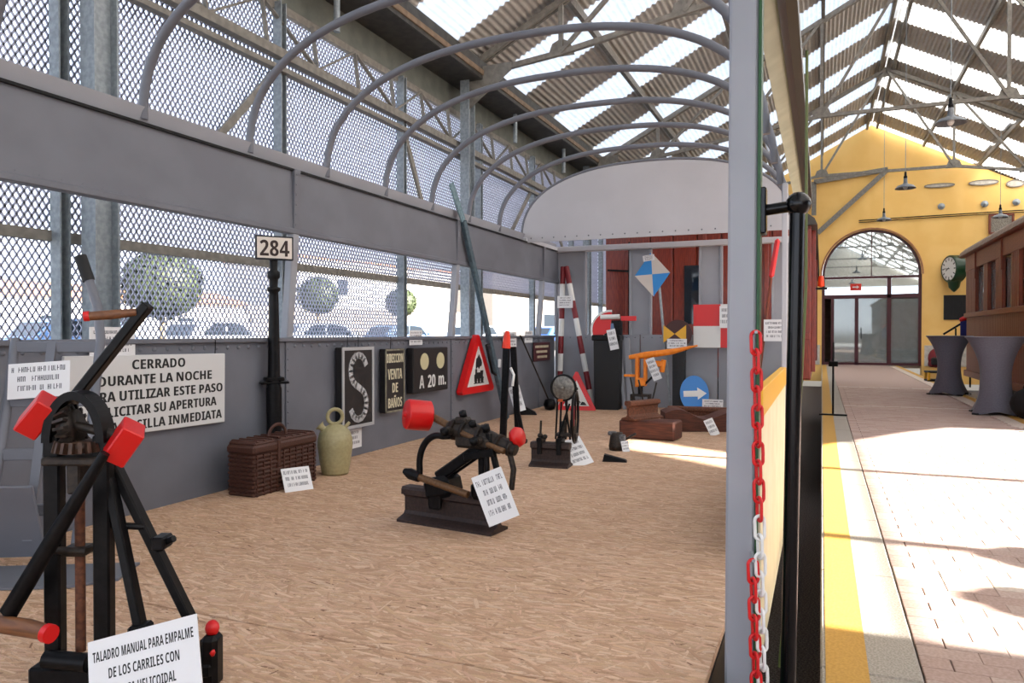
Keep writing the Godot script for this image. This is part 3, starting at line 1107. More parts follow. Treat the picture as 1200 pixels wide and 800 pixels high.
# ------------------------------------------------------------------ coaches
func build_far_coach() -> void:
	var o := thing("wooden_coach", "varnished dark red wooden coach standing behind the grey wagon", "coach", P(-1.33, 0, 9.3))
	var x0 := -1.25
	var x1 := 1.22
	var b := MB.new()
	b.bx(Vector3(-0.015, 1.5, -5.0), Vector3(2.45, 1.8, 9.9))
	part("body", b, M.red_wood, o)
	var x := x0
	var k := 0
	while x < x1 - 0.05:
		var w := minf(0.29, x1 - x)
		var p := MB.new()
		p.bx(Vector3(x + w / 2, 1.75, -0.03), Vector3(w - 0.012, 1.24, 0.05), 0.008)
		part("panel", p, M.red_wood, o)
		var q := MB.new()
		q.bx(Vector3(x + w / 2, 0.85, -0.03), Vector3(w - 0.012, 0.48, 0.05), 0.008)
		part("panel", q, M.red_wood, o)
		x += w
		k += 1
	for xx in [-0.95, 0.0, 0.72]:
		var m := MB.new()
		m.bx(Vector3(xx, 1.5, 0.01), Vector3(0.05, 1.8, 0.03), 0.006)
		part("batten", m, M.red_wood, o)
	var wr := MB.new()
	wr.bx(Vector3(-0.015, 1.11, 0.01), Vector3(2.45, 0.07, 0.04), 0.006)
	part("waist_rail", wr, M.red_wood, o)
	var wd := MB.new()
	wd.bx(Vector3(-0.12, 1.62, 0.0), Vector3(0.24, 0.72, 0.02))
	part("window", wd, M.car_glass, o)
	var rf := MB.new()
	var rp := PackedVector2Array()
	for i in 15:
		var a := PI * i / 14
		rp.append(Vector2(1.28 * cos(a), 2.4 + 0.34 * sin(a)))
	rf.prism(rp, 10.1, at_z(-5.0))
	part("roof", rf, M.gutter, o)
	var gr := MB.new()
	gr.bar(Vector3(-0.92, 1.0, 0.06), Vector3(-0.92, 2.3, 0.06), 0.02, 0.02)
	gr.bar(Vector3(-1.2, 1.95, 0.06), Vector3(-0.92, 1.93, 0.06), 0.025, 0.025)
	part("grab_rail", gr, M.black_iron, o)
	for zz in [-0.5, -4.5]:
		var cpn := MB.new()
		cpn.bx(Vector3(1.235, 1.55, zz), Vector3(0.05, 1.75, 0.06), 0.006)
		part("corner_post", cpn, M.red_wood, o)
	var uf := MB.new()
	uf.bx(Vector3(0, 0.3, -5.0), Vector3(1.9, 0.5, 9.6))
	part("underframe", uf, M.black_iron, o)
	for zz in [-1.6, -8.4]:
		for xx in [-0.8, 0.8]:
			var wh := MB.new()
			wh.lathe([[0.0, -0.06], [0.44, -0.06], [0.46, 0.0], [0.44, 0.06], [0.0, 0.06]], Transform3D(Basis(Vector3.BACK, PI / 2), Vector3(xx, -0.38, zz)), 20)
			part("wheel", wh, M.black_iron, o)
	var lm := thing("marker_lamp", "orange marker lamp on a black bracket at the red coach corner", "lamp", P(-0.01, 1.72, 9.8))
	var lb := MB.new()
	lb.bx(Vector3(-0.03, -0.03, 0), Vector3(0.2, 0.025, 0.05), 0.004)
	part("bracket", lb, M.black_iron, lm)
	var ll := MB.new()
	ll.lathe([[0.0, 0.13], [0.03, 0.12], [0.035, 0.06], [0.04, 0.0], [0.0, -0.015]], Transform3D(), 12)
	part("lens", ll, mat("orange_plastic", Color(0.9, 0.25, 0.06), 0.35), lm)

func build_side_coach() -> void:
	var o := thing("wooden_coach", "brown slatted wooden coach with windows standing behind the covered tables", "coach", P(2.66, 0, 17.35))
	# local: x right, z towards the near end; the side that faces the platform is x = 0
	var L := 6.6
	var bs := MB.new()
	bs.bx(Vector3(0.04, 2.53, L / 2), Vector3(0.06, 0.3, L), 0.005)
	bs.bx(Vector3(0.03, 1.5, L / 2), Vector3(0.09, 0.09, L), 0.008)
	bs.bx(Vector3(0.03, 0.35, L / 2), Vector3(0.08, 0.12, L), 0.008)
	part("rail", bs, M.brown_wood_z, o)
	var z := 0.0
	var i := 0
	while z < L - 0.01:
		var s := MB.new()
		s.bx(Vector3(0.055, 0.93, z + 0.05), Vector3(0.04, 1.08, 0.096), 0.006)
		part("slat", s, M.brown_wood, o)
		z += 0.1
		i += 1
	var win := [0.95, 2.05, 3.15, 4.25, 5.35]
	var zz := 0.0
	while zz < L:
		var inside := false
		for w in win:
			if zz > w + 0.02 and zz < w + 0.7:
				inside = true
		if not inside:
			var u := MB.new()
			u.bx(Vector3(0.05, 1.96, zz + 0.06), Vector3(0.06, 0.86, 0.115), 0.01)
			part("window_pillar", u, M.brown_wood, o)
		zz += 0.125
	for w in win:
		var g := MB.new()
		g.bx(Vector3(0.09, 1.96, w + 0.36), Vector3(0.012, 0.86, 0.72))
		part("window_pane", g, M.door_glass, o)
	var rest := MB.new()
	rest.bx(Vector3(1.4, 1.5, 0.03), Vector3(2.7, 2.3, 0.06))
	rest.bx(Vector3(1.4, 1.5, L - 0.03), Vector3(2.7, 2.3, 0.06))
	rest.bx(Vector3(2.76, 1.5, L / 2), Vector3(0.06, 2.3, L))
	rest.bx(Vector3(1.4, 0.38, L / 2), Vector3(2.7, 0.06, L))
	part("body", rest, M.brown_wood, o)
	for k in 3:
		var st := MB.new()
		st.bx(Vector3(0.0, 2.42, 1.1 + 2.2 * k), Vector3(0.03, 0.5, 0.05), 0.005)
		part("strap", st, M.brown_wood, o)
	var rf := MB.new()
	var rp := PackedVector2Array()
	for j in 17:
		var a := PI * j / 16
		rp.append(Vector2(1.4 - 1.5 * cos(a), 2.68 + 0.42 * sin(a)))
	rf.prism(rp, L + 0.2, at_z(L / 2))
	part("roof", rf, noisy("coach_roof", Color(0.50, 0.42, 0.36), Color(0.60, 0.51, 0.44), 0.7, 0.8), o)
	var cor := MB.new()
	cor.bx(Vector3(-0.03, 2.69, L / 2), Vector3(0.1, 0.05, L + 0.2), 0.01)
	part("cornice", cor, M.brown_wood_z, o)
	var uf := MB.new()
	uf.bx(Vector3(1.4, 0.1, L / 2), Vector3(2.2, 0.36, L - 0.2))
	part("underframe", uf, M.black_iron, o)
	for q in [1.2, 5.2]:
		for xx in [0.6, 2.2]:
			var wh := MB.new()
			wh.lathe([[0.0, -0.06], [0.46, -0.06], [0.48, 0.0], [0.46, 0.06], [0.0, 0.06]], Transform3D(Basis(Vector3.BACK, PI / 2), Vector3(xx, -0.36, q)), 20)
			part("wheel", wh, M.black_iron, o)

# ------------------------------------------------------------------ outside, left of the station
func car(label: String, at: Vector3, turn: float, paint: Color, key: String) -> void:
	var o := thing("parked_car", label, "car", at, turn, "cars parked outside the mesh wall")
	var pm := mat(key, paint, 0.25)
	pm.clearcoat_enabled = true
	pm.clearcoat = 0.6
	var b := MB.new()
	b.prism(poly([-2.1, 0.25, 2.1, 0.25, 2.15, 0.62, 2.0, 0.78, 1.15, 0.9, -1.9, 0.92, -2.12, 0.75]), 1.72)
	part("body", b, pm, o)
	var r := MB.new()
	r.prism(poly([-1.95, 0.9, 1.1, 0.9, 0.95, 0.96, 0.42, 1.4, -0.1, 1.47, -1.0, 1.45, -1.5, 1.36]), 1.46)
	part("cabin", r, pm, o)
	for s in [-1, 1]:
		for q in [[-1.42, 0.98, -0.45, 0.98, -0.45, 1.38, -1.0, 1.38], [-0.38, 0.98, 0.75, 0.98, 0.38, 1.33, -0.1, 1.39, -0.38, 1.39]]:
			var g := MB.new()
			g.prism(poly(q), 0.02, at_z(0.735 * s))
			part("side_window", g, M.car_glass, o)
		for xx in [-1.3, 1.35]:
			var wl := MB.new()
			wl.lathe([[0.0, -0.1], [0.2, -0.1], [0.31, -0.08], [0.32, 0.0], [0.31, 0.08], [0.2, 0.1], [0.0, 0.1]], Transform3D(Basis(Vector3.RIGHT, PI / 2), Vector3(xx, 0.32, 0.78 * s)), 16)
			part("wheel", wl, M.rubber, o)
		var mi := MB.new()
		mi.bx(Vector3(0.75, 1.0, 0.93 * s), Vector3(0.14, 0.12, 0.16), 0.03)
		part("door_mirror", mi, pm, o)
	var ws := MB.new()
	ws.bar(Vector3(0.93, 0.99, 0), Vector3(0.47, 1.37, 0), 1.28, 0.03, Vector3(1, 1, 0))
	part("windscreen", ws, M.car_glass, o)
	var rw := MB.new()
	rw.bar(Vector3(-1.88, 0.97, 0), Vector3(-1.56, 1.33, 0), 1.2, 0.03, Vector3(-1, 1, 0))
	part("rear_window", rw, M.car_glass, o)

func ball_tree(label: String, at: Vector3, r: float, trunk: float, sd: int) -> void:
	var o := thing("clipped_tree", label, "tree", at, 0.0, "round clipped trees in the car park")
	var t := MB.new()
	t.tube([Vector3.ZERO, Vector3(0.03, trunk * 0.5, 0), Vector3(0, trunk, 0)], [0.09, 0.07, 0.08], 8)
	part("trunk", t, noisy("bark", Color(0.48, 0.40, 0.30), Color(0.60, 0.52, 0.40), 0.9, 3.0), o)
	var q := RandomNumberGenerator.new()
	q.seed = sd
	var lv := MB.new()
	for i in 9000:
		var dir := Vector3(q.randfn(), q.randfn(), q.randfn()).normalized()
		var p := dir * r * pow(q.randf(), 0.33) * q.randf_range(0.9, 1.04)
		p.y *= 0.92
		var a := Vector3(q.randfn(), q.randfn(), q.randfn()).normalized()
		var x := dir.cross(a).normalized() * 0.055
		var y := (dir * 0.5 + dir.cross(x).normalized() * 0.8).normalized() * 0.09
		p.y += trunk + r * 0.85
		lv.tri(p - x, p + x, p + y, dir, dir, dir)
		lv.tri(p - x, p + x, p - y * 0.6, dir, dir, dir)
	var lm := noisy("leaf", Color(0.17, 0.21, 0.11), Color(0.27, 0.31, 0.17), 0.6, 1.5, 0.05)
	stuff("leaves", lv, lm, o)

func building(label: String, at: Vector3, turn: float, w: float, h: float, dp: float, wall: Material, roof: Material, roof_h: float, wins: Array) -> void:
	var o := thing("town_house", label, "building", at, turn)
	var b := MB.new()
	b.bx(Vector3(0, h / 2, -dp / 2), Vector3(w, h, dp))
	part("wall", b, wall, o)
	var r := MB.new()
	if roof_h > 0.0:
		r.prism(poly([0.35, h - 0.05, -dp - 0.35, h - 0.05, -dp / 2, h + roof_h]), w + 0.5, Transform3D(Basis(Vector3(0, 0, 1), Vector3.UP, Vector3(-1, 0, 0)), Vector3.ZERO))
	else:
		r.bx(Vector3(0, h + 0.1, -dp / 2), Vector3(w + 0.2, 0.2, dp + 0.2), 0.03)
	part("roof", r, roof, o)
	for q in wins:
		var f := MB.new()
		f.bx(Vector3(q[0], q[1], 0.0), Vector3(q[2] + 0.16, q[3] + 0.16, 0.08), 0.01)
		var fo := part("window", f, M.white_paint, o)
		var g := MB.new()
		g.bx(Vector3(q[0], q[1], 0.03), Vector3(q[2], q[3], 0.04))
		part("pane", g, M.car_glass, fo)

func build_outside() -> void:
	var tile := noisy("roof_tile", Color(0.66, 0.42, 0.29), Color(0.78, 0.54, 0.38), 0.85, 1.0, 0.05)
	var wh := noisy("render_white", Color(0.84, 0.82, 0.78), Color(0.90, 0.88, 0.84), 0.85, 0.4)
	var pk := noisy("render_pink", Color(0.78, 0.62, 0.52), Color(0.84, 0.70, 0.60), 0.85, 0.4)
	var gb := noisy("grey_block", Color(0.56, 0.52, 0.48), Color(0.66, 0.62, 0.57), 0.85, 1.4, 0.06)
	var y := 0.1
	building("pink town house with tiled roof behind the dark blue parked car", P(-34, y, 8.5), 90, 13, 4.2, 8, pk, tile, 0.9, [[-3, 1.9, 1.2, 1.3], [0.5, 1.9, 1.2, 1.3], [4, 1.9, 1.2, 1.3]])
	building("long white town house with tiled roof behind the round clipped trees", P(-42, y, 32), 90, 30, 3.2, 9, wh, tile, 1.2, [[-11, 1.5, 1.3, 1.2], [-7, 1.5, 1.3, 1.2], [-2, 1.5, 1.3, 1.2], [3, 1.5, 1.3, 1.2], [8, 1.5, 1.3, 1.2]])
	building("tall white house standing behind the grey block wall", P(-39, y, 62), 80, 22, 7.5, 10, wh, tile, 0.0, [[-6, 5.2, 1.2, 1.4], [2, 5.2, 1.2, 1.4]])
	building("grey block building beside the tall white house", P(-22, y, 58), 60, 9, 5.8, 6, gb, tile, 0.0, [[1.5, 2.0, 1.4, 1.2]])
	# grey block wall along the car park
	var gw := thing("block_wall", "low wall of grey blocks behind the parked cars", "wall", P(-27, y, 42), 78)
	for c in 34:
		for r in 5:
			var b := MB.new()
			b.bx(Vector3(-10 + c * 0.62 + (0.31 if r % 2 else 0.0), 0.26 + r * 0.52, 0), Vector3(0.6, 0.5, 0.3), 0.02)
			part("block", b, gb, gw)
	ball_tree("round clipped tree with pale trunk nearer the mesh wall", P(-15.6, y, 14.1), 0.98, 1.45, 3)
	ball_tree("round clipped tree standing above the silver parked car", P(-21.7, y, 28.5), 0.95, 2.0, 4)
	ball_tree("round clipped tree standing before the grey block building", P(-21.5, y, 35.6), 0.85, 2.0, 5)
	car("dark blue car parked before the pink town house", P(-19.5, y, 8.5), 95, Color(0.10, 0.22, 0.50), "blue_car")
	car("light blue car parked under the nearer clipped tree", P(-19.8, y, 15.3), 85, Color(0.42, 0.55, 0.72), "pale_blue_car")
	car("white car parked between the two clipped trees", P(-19.6, y, 20.2), 88, Color(0.82, 0.82, 0.82), "white_car")
	car("silver car parked beside the farther clipped tree", P(-19.4, y, 26.2), 60, Color(0.60, 0.64, 0.68), "silver_car")
	car("grey blue car parked before the grey block wall", P(-19.0, y, 31.8), 75, Color(0.35, 0.45, 0.58), "steel_car")
	car("pale silver car parked before the grey block building", P(-17.0, y, 36.0), 80, Color(0.66, 0.70, 0.74), "silver_car_b")
	car("blue car parked farthest along the mesh wall", P(-15.5, y, 44.0), 80, Color(0.22, 0.38, 0.66), "blue_car_b")
	car("white car with blue stripe parked behind the far bays", P(-14.0, y, 51.0), 75, Color(0.85, 0.86, 0.88), "white_car_b")

# ------------------------------------------------------------------ exhibits
func rail_profile() -> PackedVector2Array:
	return poly([-0.066, 0.0, 0.066, 0.0, 0.066, 0.011, 0.018, 0.026, 0.009, 0.04, 0.009, 0.098, 0.02, 0.108, 0.034, 0.112, 0.034, 0.134, 0.026, 0.144, -0.026, 0.144, -0.034, 0.134, -0.034, 0.112, -0.02, 0.108, -0.009, 0.098, -0.009, 0.04, -0.018, 0.026, -0.066, 0.011])

func rail_piece(length: float) -> MB:
	# rail lying along local x
	var mb := MB.new()
	mb.prism(rail_profile(), length, Transform3D(Basis(Vector3(0, 0, -1), Vector3.UP, Vector3(1, 0, 0)), Vector3.ZERO))
	return mb

func gear(mb: MB, xf: Transform3D, r: float, teeth: int, w: float) -> void:
	mb.lathe([[0.0, -w / 2], [r * 0.82, -w / 2], [r * 0.7, w / 2], [0.0, w / 2]], xf, 20)
	for i in teeth:
		var a := TAU * i / teeth
		var b := Basis(Vector3.UP, a)
		mb.box(xf * Transform3D(b * Basis(Vector3.BACK, 0.25), b * Vector3(r * 0.88, 0, 0)), Vector3(r * 0.3, w, r * 0.15))

func build_foreground_drill() -> void:
	var o := thing("rail_drill", "tall black hand cranked rail drill with red foam blocks and wooden grips", "drill", P(-1.54, WF, 1.17), 22.65)
	var bi: Material = M.black_iron
	for x in [-0.063, 0.048]:
		var u := MB.new()
		u.bx(Vector3(x, 0.285, 0), Vector3(0.038, 0.57, 0.03), 0.004)
		part("upright", u, bi, o)
	var ar := MB.new()
	var ao := PackedVector2Array()
	for i in 25:
		var a := PI * i / 24
		ao.append(Vector2(-0.0075 + 0.07 * cos(a), 0.555 + 0.115 * sin(a)))
	for i in 25:
		var a := PI - PI * i / 24
		ao.append(Vector2(-0.0075 + 0.051 * cos(a), 0.555 + 0.096 * sin(a)))
	ar.prism(ao, 0.05)
	part("arch", ar, bi, o)
	var cp := MB.new()
	cp.bx(Vector3(-0.0075, 0.515, 0), Vector3(0.13, 0.018, 0.075), 0.004)
	cp.bx(Vector3(-0.0075, 0.475, 0), Vector3(0.03, 0.07, 0.05), 0.004)
	part("bearing_plate", cp, M.old_iron, o)
	var sh := MB.new()
	sh.cyl(Vector3(-0.1, 0.61, 0.0), Vector3(0.1, 0.565, 0.0), 0.011, 12)
	part("crank_shaft", sh, M.old_iron, o)
	var ge := MB.new()
	gear(ge, Transform3D(Basis(Vector3.BACK, PI / 2 + 0.2), Vector3(-0.025, 0.59, 0)), 0.045, 16, 0.03)
	part("bevel_gear", ge, M.old_iron, o)
	var g2 := MB.new()
	gear(g2, Transform3D(Basis(), Vector3(-0.005, 0.545, 0.0)), 0.052, 18, 0.024)
	part("bevel_gear", g2, noisy("gear_brown", Color(0.20, 0.13, 0.09), Color(0.30, 0.20, 0.14), 0.6, 6.0), o)
	for q in [[-0.098, 0.615, 0.0, 0.7], [0.105, 0.557, 0.02, 0.62]]:
		var rb := MB.new()
		rb.box(Transform3D(Basis(Vector3.BACK, -q[3]) * Basis(Vector3.UP, 0.5), Vector3(q[0], q[1], q[2])), Vector3(0.05, 0.085, 0.07), 0.003)
		part("foam_block", rb, M.red_foam, o)
	# upper crank
	var ua := MB.new()
	ua.bar(Vector3(-0.09, 0.6, -0.06), Vector3(0.122, 0.866, -0.06), 0.022, 0.03, Vector3.BACK, 0.003)
	var uc := part("crank_arm", ua, bi, o)
	var ug := MB.new()
	ug.tube([Vector3(0.005, 0.838, -0.02), Vector3(0.05, 0.842, -0.035), Vector3(0.1, 0.848, -0.05)], [0.010, 0.011, 0.009], 12)
	part("grip", ug, M.handle_wood, uc)
	var ugc := MB.new()
	ugc.cyl(Vector3(-0.004, 0.8375, -0.017), Vector3(0.007, 0.8385, -0.021), 0.0115, 12)
	part("grip_end", ugc, M.red_paint, uc)
	# lower crank
	var la := MB.new()
	la.tube([Vector3(0.09, 0.54, 0.07), Vector3(-0.02, 0.36, 0.07), Vector3(-0.12, 0.195, 0.07)], [0.011, 0.018, 0.02], 8)
	var lc := part("crank_arm", la, bi, o)
	var lg := MB.new()
	lg.tube([Vector3(-0.15, 0.175, 0.08), Vector3(-0.06, 0.172, 0.1), Vector3(-0.01, 0.168, 0.115)], [0.018, 0.019, 0.016], 12)
	part("grip", lg, M.handle_wood, lc)
	var lgc := MB.new()
	lgc.cyl(Vector3(-0.012, 0.168, 0.115), Vector3(0.002, 0.167, 0.12), 0.0195, 14)
	part("grip_end", lgc, M.red_paint, lc)
	var sp := MB.new()
	sp.cyl(Vector3(-0.006, 0.08, 0), Vector3(-0.006, 0.47, 0), 0.011, 10)
	part("spindle", sp, M.rust, o)
	var co := MB.new()
	co.bx(Vector3(-0.01, 0.31, 0), Vector3(0.055, 0.02, 0.05), 0.005)
	co.cyl(Vector3(-0.06, 0.315, 0.02), Vector3(0.02, 0.312, 0.02), 0.009, 8)
	part("feed_collar", co, M.old_iron, o)
	var l1 := MB.new()
	l1.bar(Vector3(0.05, 0.5, -0.01), Vector3(0.15, 0.12, 0.03), 0.02, 0.03, Vector3.BACK, 0.003)
	l1.bx(Vector3(0.145, 0.13, 0.03), Vector3(0.04, 0.05, 0.05), 0.006)
	part("stay", l1, bi, o)
	var l2 := MB.new()
	l2.bar(Vector3(0.055, 0.5, -0.03), Vector3(0.235, 0.13, -0.03), 0.02, 0.032, Vector3.BACK, 0.003)
	l2.bx(Vector3(0.165, 0.32, -0.03), Vector3(0.03, 0.03, 0.05), 0.004)
	l2.cyl(Vector3(0.165, 0.315, -0.03), Vector3(0.197, 0.33, -0.02), 0.008, 8)
	part("stay", l2, bi, o)
	var s3 := MB.new()
	s3.cyl(Vector3(0.05, 0.366, 0), Vector3(0.13, 0.357, -0.02), 0.008, 8)
	part("tie_rod", s3, bi, o)
	var ba := MB.new()
	ba.bx(Vector3(-0.01, 0.03, 0), Vector3(0.18, 0.06, 0.09), 0.006)
	ba.cyl(Vector3(-0.06, 0.08, 0.04), Vector3(0.04, 0.075, 0.05), 0.02, 10)
	ba.bx(Vector3(0.18, 0.045, 0.0), Vector3(0.24, 0.03, 0.06), 0.005)
	ba.bx(Vector3(0.29, 0.06, 0.0), Vector3(0.04, 0.12, 0.05), 0.01)
	part("rail_clamp", ba, bi, o)
	var kn := MB.new()
	kn.ball(Vector3(0.292, 0.132, 0.0), Vector3(0.016, 0.019, 0.016), 12)
	kn.ball(Vector3(0.3, 0.085, 0.02), Vector3(0.007, 0.01, 0.007), 8)
	part("red_knob", kn, M.red_paint, o)
	# its card, large enough to read
	var c := thing("printed_card", "large white card about the rail drill leaning on its clamp", "card", P(-1.54, WF, 1.17) + Basis(Vector3.UP, deg_to_rad(22.65)) * Vector3(0.223, 0.0, 0.17), 22.65, "white printed cards beside the exhibits")
	var bs := Basis(Vector3.BACK, deg_to_rad(15)) * Basis(Vector3.RIGHT, deg_to_rad(-22))
	var pa := MB.new()
	pa.box(Transform3D(bs, Vector3(0, 0.1, -0.0015)), Vector3(0.235, 0.19, 0.003))
	part("sheet", pa, mat("card_paper", Color(0.86, 0.86, 0.87), 0.5), c)
	var lines := [["TALADRO MANUAL PARA EMPALME", 0.215], ["DE LOS CARRILES CON", 0.15], ["BROCA HELICOIDAL", 0.13]]
	for i in 3:
		text(c, lines[i][0], Vector3(0, 0.1, 0) + bs * Vector3(0.0, 0.062 - 0.037 * i, 0.0), lines[i][1], 0.02, M.ink, 0.001, "lettering", bs)

func build_rail_drill() -> void:
	var rp := thing("rail_section", "short dark rusty rail carrying the red capped drill", "rail", P(-1.42, WF, 2.745), -7.3)
	part("rail", rail_piece(0.47), M.rusty_rail, rp)
	var hm := MB.new()
	hm.bx(Vector3(-0.08, 0.07, 0.0105), Vector3(0.006, 0.018, 0.003))
	part("chalk_mark", hm, M.white_paint, rp)
	var o := thing("rail_drill", "bronze and iron rail drill with a big red cap, clamped on a short rail", "drill", P(-1.42, WF + 0.144, 2.745), -7.3)
	var k := -0.144
	var cl := MB.new()
	cl.box(Transform3D(Basis(Vector3.BACK, 0.25), Vector3(-0.04, 0.015, 0)), Vector3(0.13, 0.09, 0.13), 0.02)
	cl.box(Transform3D(Basis(), Vector3(-0.05, -0.03, 0.045)), Vector3(0.06, 0.09, 0.025), 0.008)
	cl.box(Transform3D(Basis(), Vector3(-0.05, -0.03, -0.045)), Vector3(0.06, 0.09, 0.025), 0.008)
	part("clamp", cl, M.black_iron, o)
	for z in [-0.03, 0.03]:
		var ab := MB.new()
		ab.bar(Vector3(-0.05, 0.2 + k, z), Vector3(0.16, 0.34 + k, z), 0.022, 0.045, Vector3.UP, 0.006)
		part("arm", ab, M.black_iron, o)
	var bd := MB.new()
	bd.tube([Vector3(-0.01, 0.405 + k, 0), Vector3(0.1, 0.39 + k, 0), Vector3(0.2, 0.365 + k, 0), Vector3(0.31, 0.335 + k, 0)], [0.03, 0.045, 0.038, 0.022], 14)
	bd.bx(Vector3(0.06, 0.44 + k, 0), Vector3(0.06, 0.03, 0.05), 0.008)
	bd.cyl(Vector3(0.02, 0.40 + k, -0.07), Vector3(0.02, 0.40 + k, 0.07), 0.018, 10)
	bd.cyl(Vector3(0.17, 0.36 + k, -0.08), Vector3(0.17, 0.37 + k, 0.08), 0.02, 10)
	bd.bx(Vector3(0.13, 0.36 + k, 0.0), Vector3(0.16, 0.05, 0.11), 0.012)
	for q in [[0.02, 0.402, 0.046], [0.075, 0.394, 0.052], [0.15, 0.379, 0.05], [0.235, 0.356, 0.04], [0.285, 0.342, 0.032]]:
		bd.lathe([[0.0, -0.008], [q[2], -0.008], [q[2], 0.008], [0.0, 0.008]], Transform3D(Basis(Vector3.BACK, -PI / 2 - 0.2), Vector3(q[0], q[1] + k, 0)), 14)
	part("body", bd, M.old_iron, o)
	for q in [[0.06, 0.465, 0.0], [0.17, 0.372, 0.088], [0.02, 0.40, 0.076], [0.19, 0.42, 0.03], [0.12, 0.43, 0.02]]:
		var nt := MB.new()
		nt.lathe([[0.0, -0.012], [0.017, -0.012], [0.017, 0.012], [0.0, 0.012]], Transform3D(Basis(Vector3.RIGHT, 0.5), Vector3(q[0], q[1] + k, q[2])), 6)
		part("nut", nt, M.black_iron, o)
	var lk := MB.new()
	lk.bar(Vector3(0.1, 0.3 + k, 0.055), Vector3(0.24, 0.33 + k, 0.055), 0.014, 0.03, Vector3.UP, 0.004)
	lk.bar(Vector3(0.24, 0.26 + k, 0.03), Vector3(0.2, 0.4 + k, 0.03), 0.02, 0.025, Vector3.BACK, 0.004)
	part("linkage", lk, M.black_iron, o)
	var sf := MB.new()
	sf.cyl(Vector3(-0.1, 0.448 + k, 0), Vector3(0.03, 0.4 + k, 0), 0.016, 12)
	sf.cyl(Vector3(0.08, 0.395 + k, 0.04), Vector3(0.28, 0.335 + k, 0.04), 0.012, 10)
	part("spindle", sf, M.brass_brown, o)
	var rc := MB.new()
	var xf := Transform3D(Basis(Quaternion(Vector3.UP, Vector3(0.6, -0.12, -0.79).normalized())), Vector3(-0.14, 0.452 + k, 0.02))
	rc.lathe([[0.0, -0.075], [0.012, -0.074], [0.016, -0.066], [0.058, -0.066], [0.064, -0.058], [0.064, 0.035], [0.05, 0.043], [0.0, 0.043]], xf, 24)
	part("red_cap", rc, M.red_foam, o)
	var ca := MB.new()
	var cpts := [Vector3(0.03, 0.38 + k, 0.05)]
	for i in 13:
		var a := deg_to_rad(80 + 110 * i / 12.0)
		cpts.append(Vector3(-0.018 + 0.1 * cos(a), 0.255 + k + 0.125 * sin(a), 0.06))
	cpts.append(Vector3(-0.118, 0.2 + k, 0.06))
	ca.tube(cpts, 0.014, 10)
	part("curved_handle", ca, M.black_iron, o)
	var lr := MB.new()
	lr.cyl(Vector3(-0.13, 0.205 + k, 0.07), Vector3(0.13, 0.155 + k, 0.07), 0.015, 10)
	part("feed_bar", lr, M.brass_brown, o)
	var kn := MB.new()
	kn.tube([Vector3(-0.19, 0.22 + k, 0.07), Vector3(-0.16, 0.212 + k, 0.07), Vector3(-0.11, 0.2 + k, 0.07)], [0.012, 0.024, 0.02], 10)
	part("knob", kn, M.black_iron, o)
	var rcx := MB.new()
	rcx.bar(Vector3(0.17, 0.0, 0.02), Vector3(0.165, 0.34 + k, 0.02), 0.03, 0.03, Vector3.BACK, 0.006)
	rcx.bx(Vector3(0.17, 0.02, 0.0), Vector3(0.1, 0.07, 0.1), 0.015)
	rcx.cyl(Vector3(0.21, 0.1 + k, 0.05), Vector3(0.205, 0.32 + k, 0.05), 0.012, 8)
	part("column", rcx, M.black_iron, o)
	var cr := MB.new()
	cr.tube([Vector3(0.3, 0.335 + k, 0.0), Vector3(0.3, 0.36 + k, -0.02), Vector3(0.3, 0.38 + k, -0.03)], 0.011, 8)
	cr.tube([Vector3(0.28, 0.33 + k, 0.0), Vector3(0.3, 0.26 + k, 0.0), Vector3(0.29, 0.18 + k, 0.0)], 0.012, 8)
	part("crank_arm", cr, M.old_iron, o)
	var rk := MB.new()
	rk.lathe([[0.0, -0.02], [0.035, -0.018], [0.042, 0.0], [0.035, 0.018], [0.0, 0.02]], Transform3D(Basis(Vector3.BACK, PI / 2 + 0.3), Vector3(0.3, 0.385 + k, -0.03)), 16)
	part("red_cap", rk, M.red_foam, o)

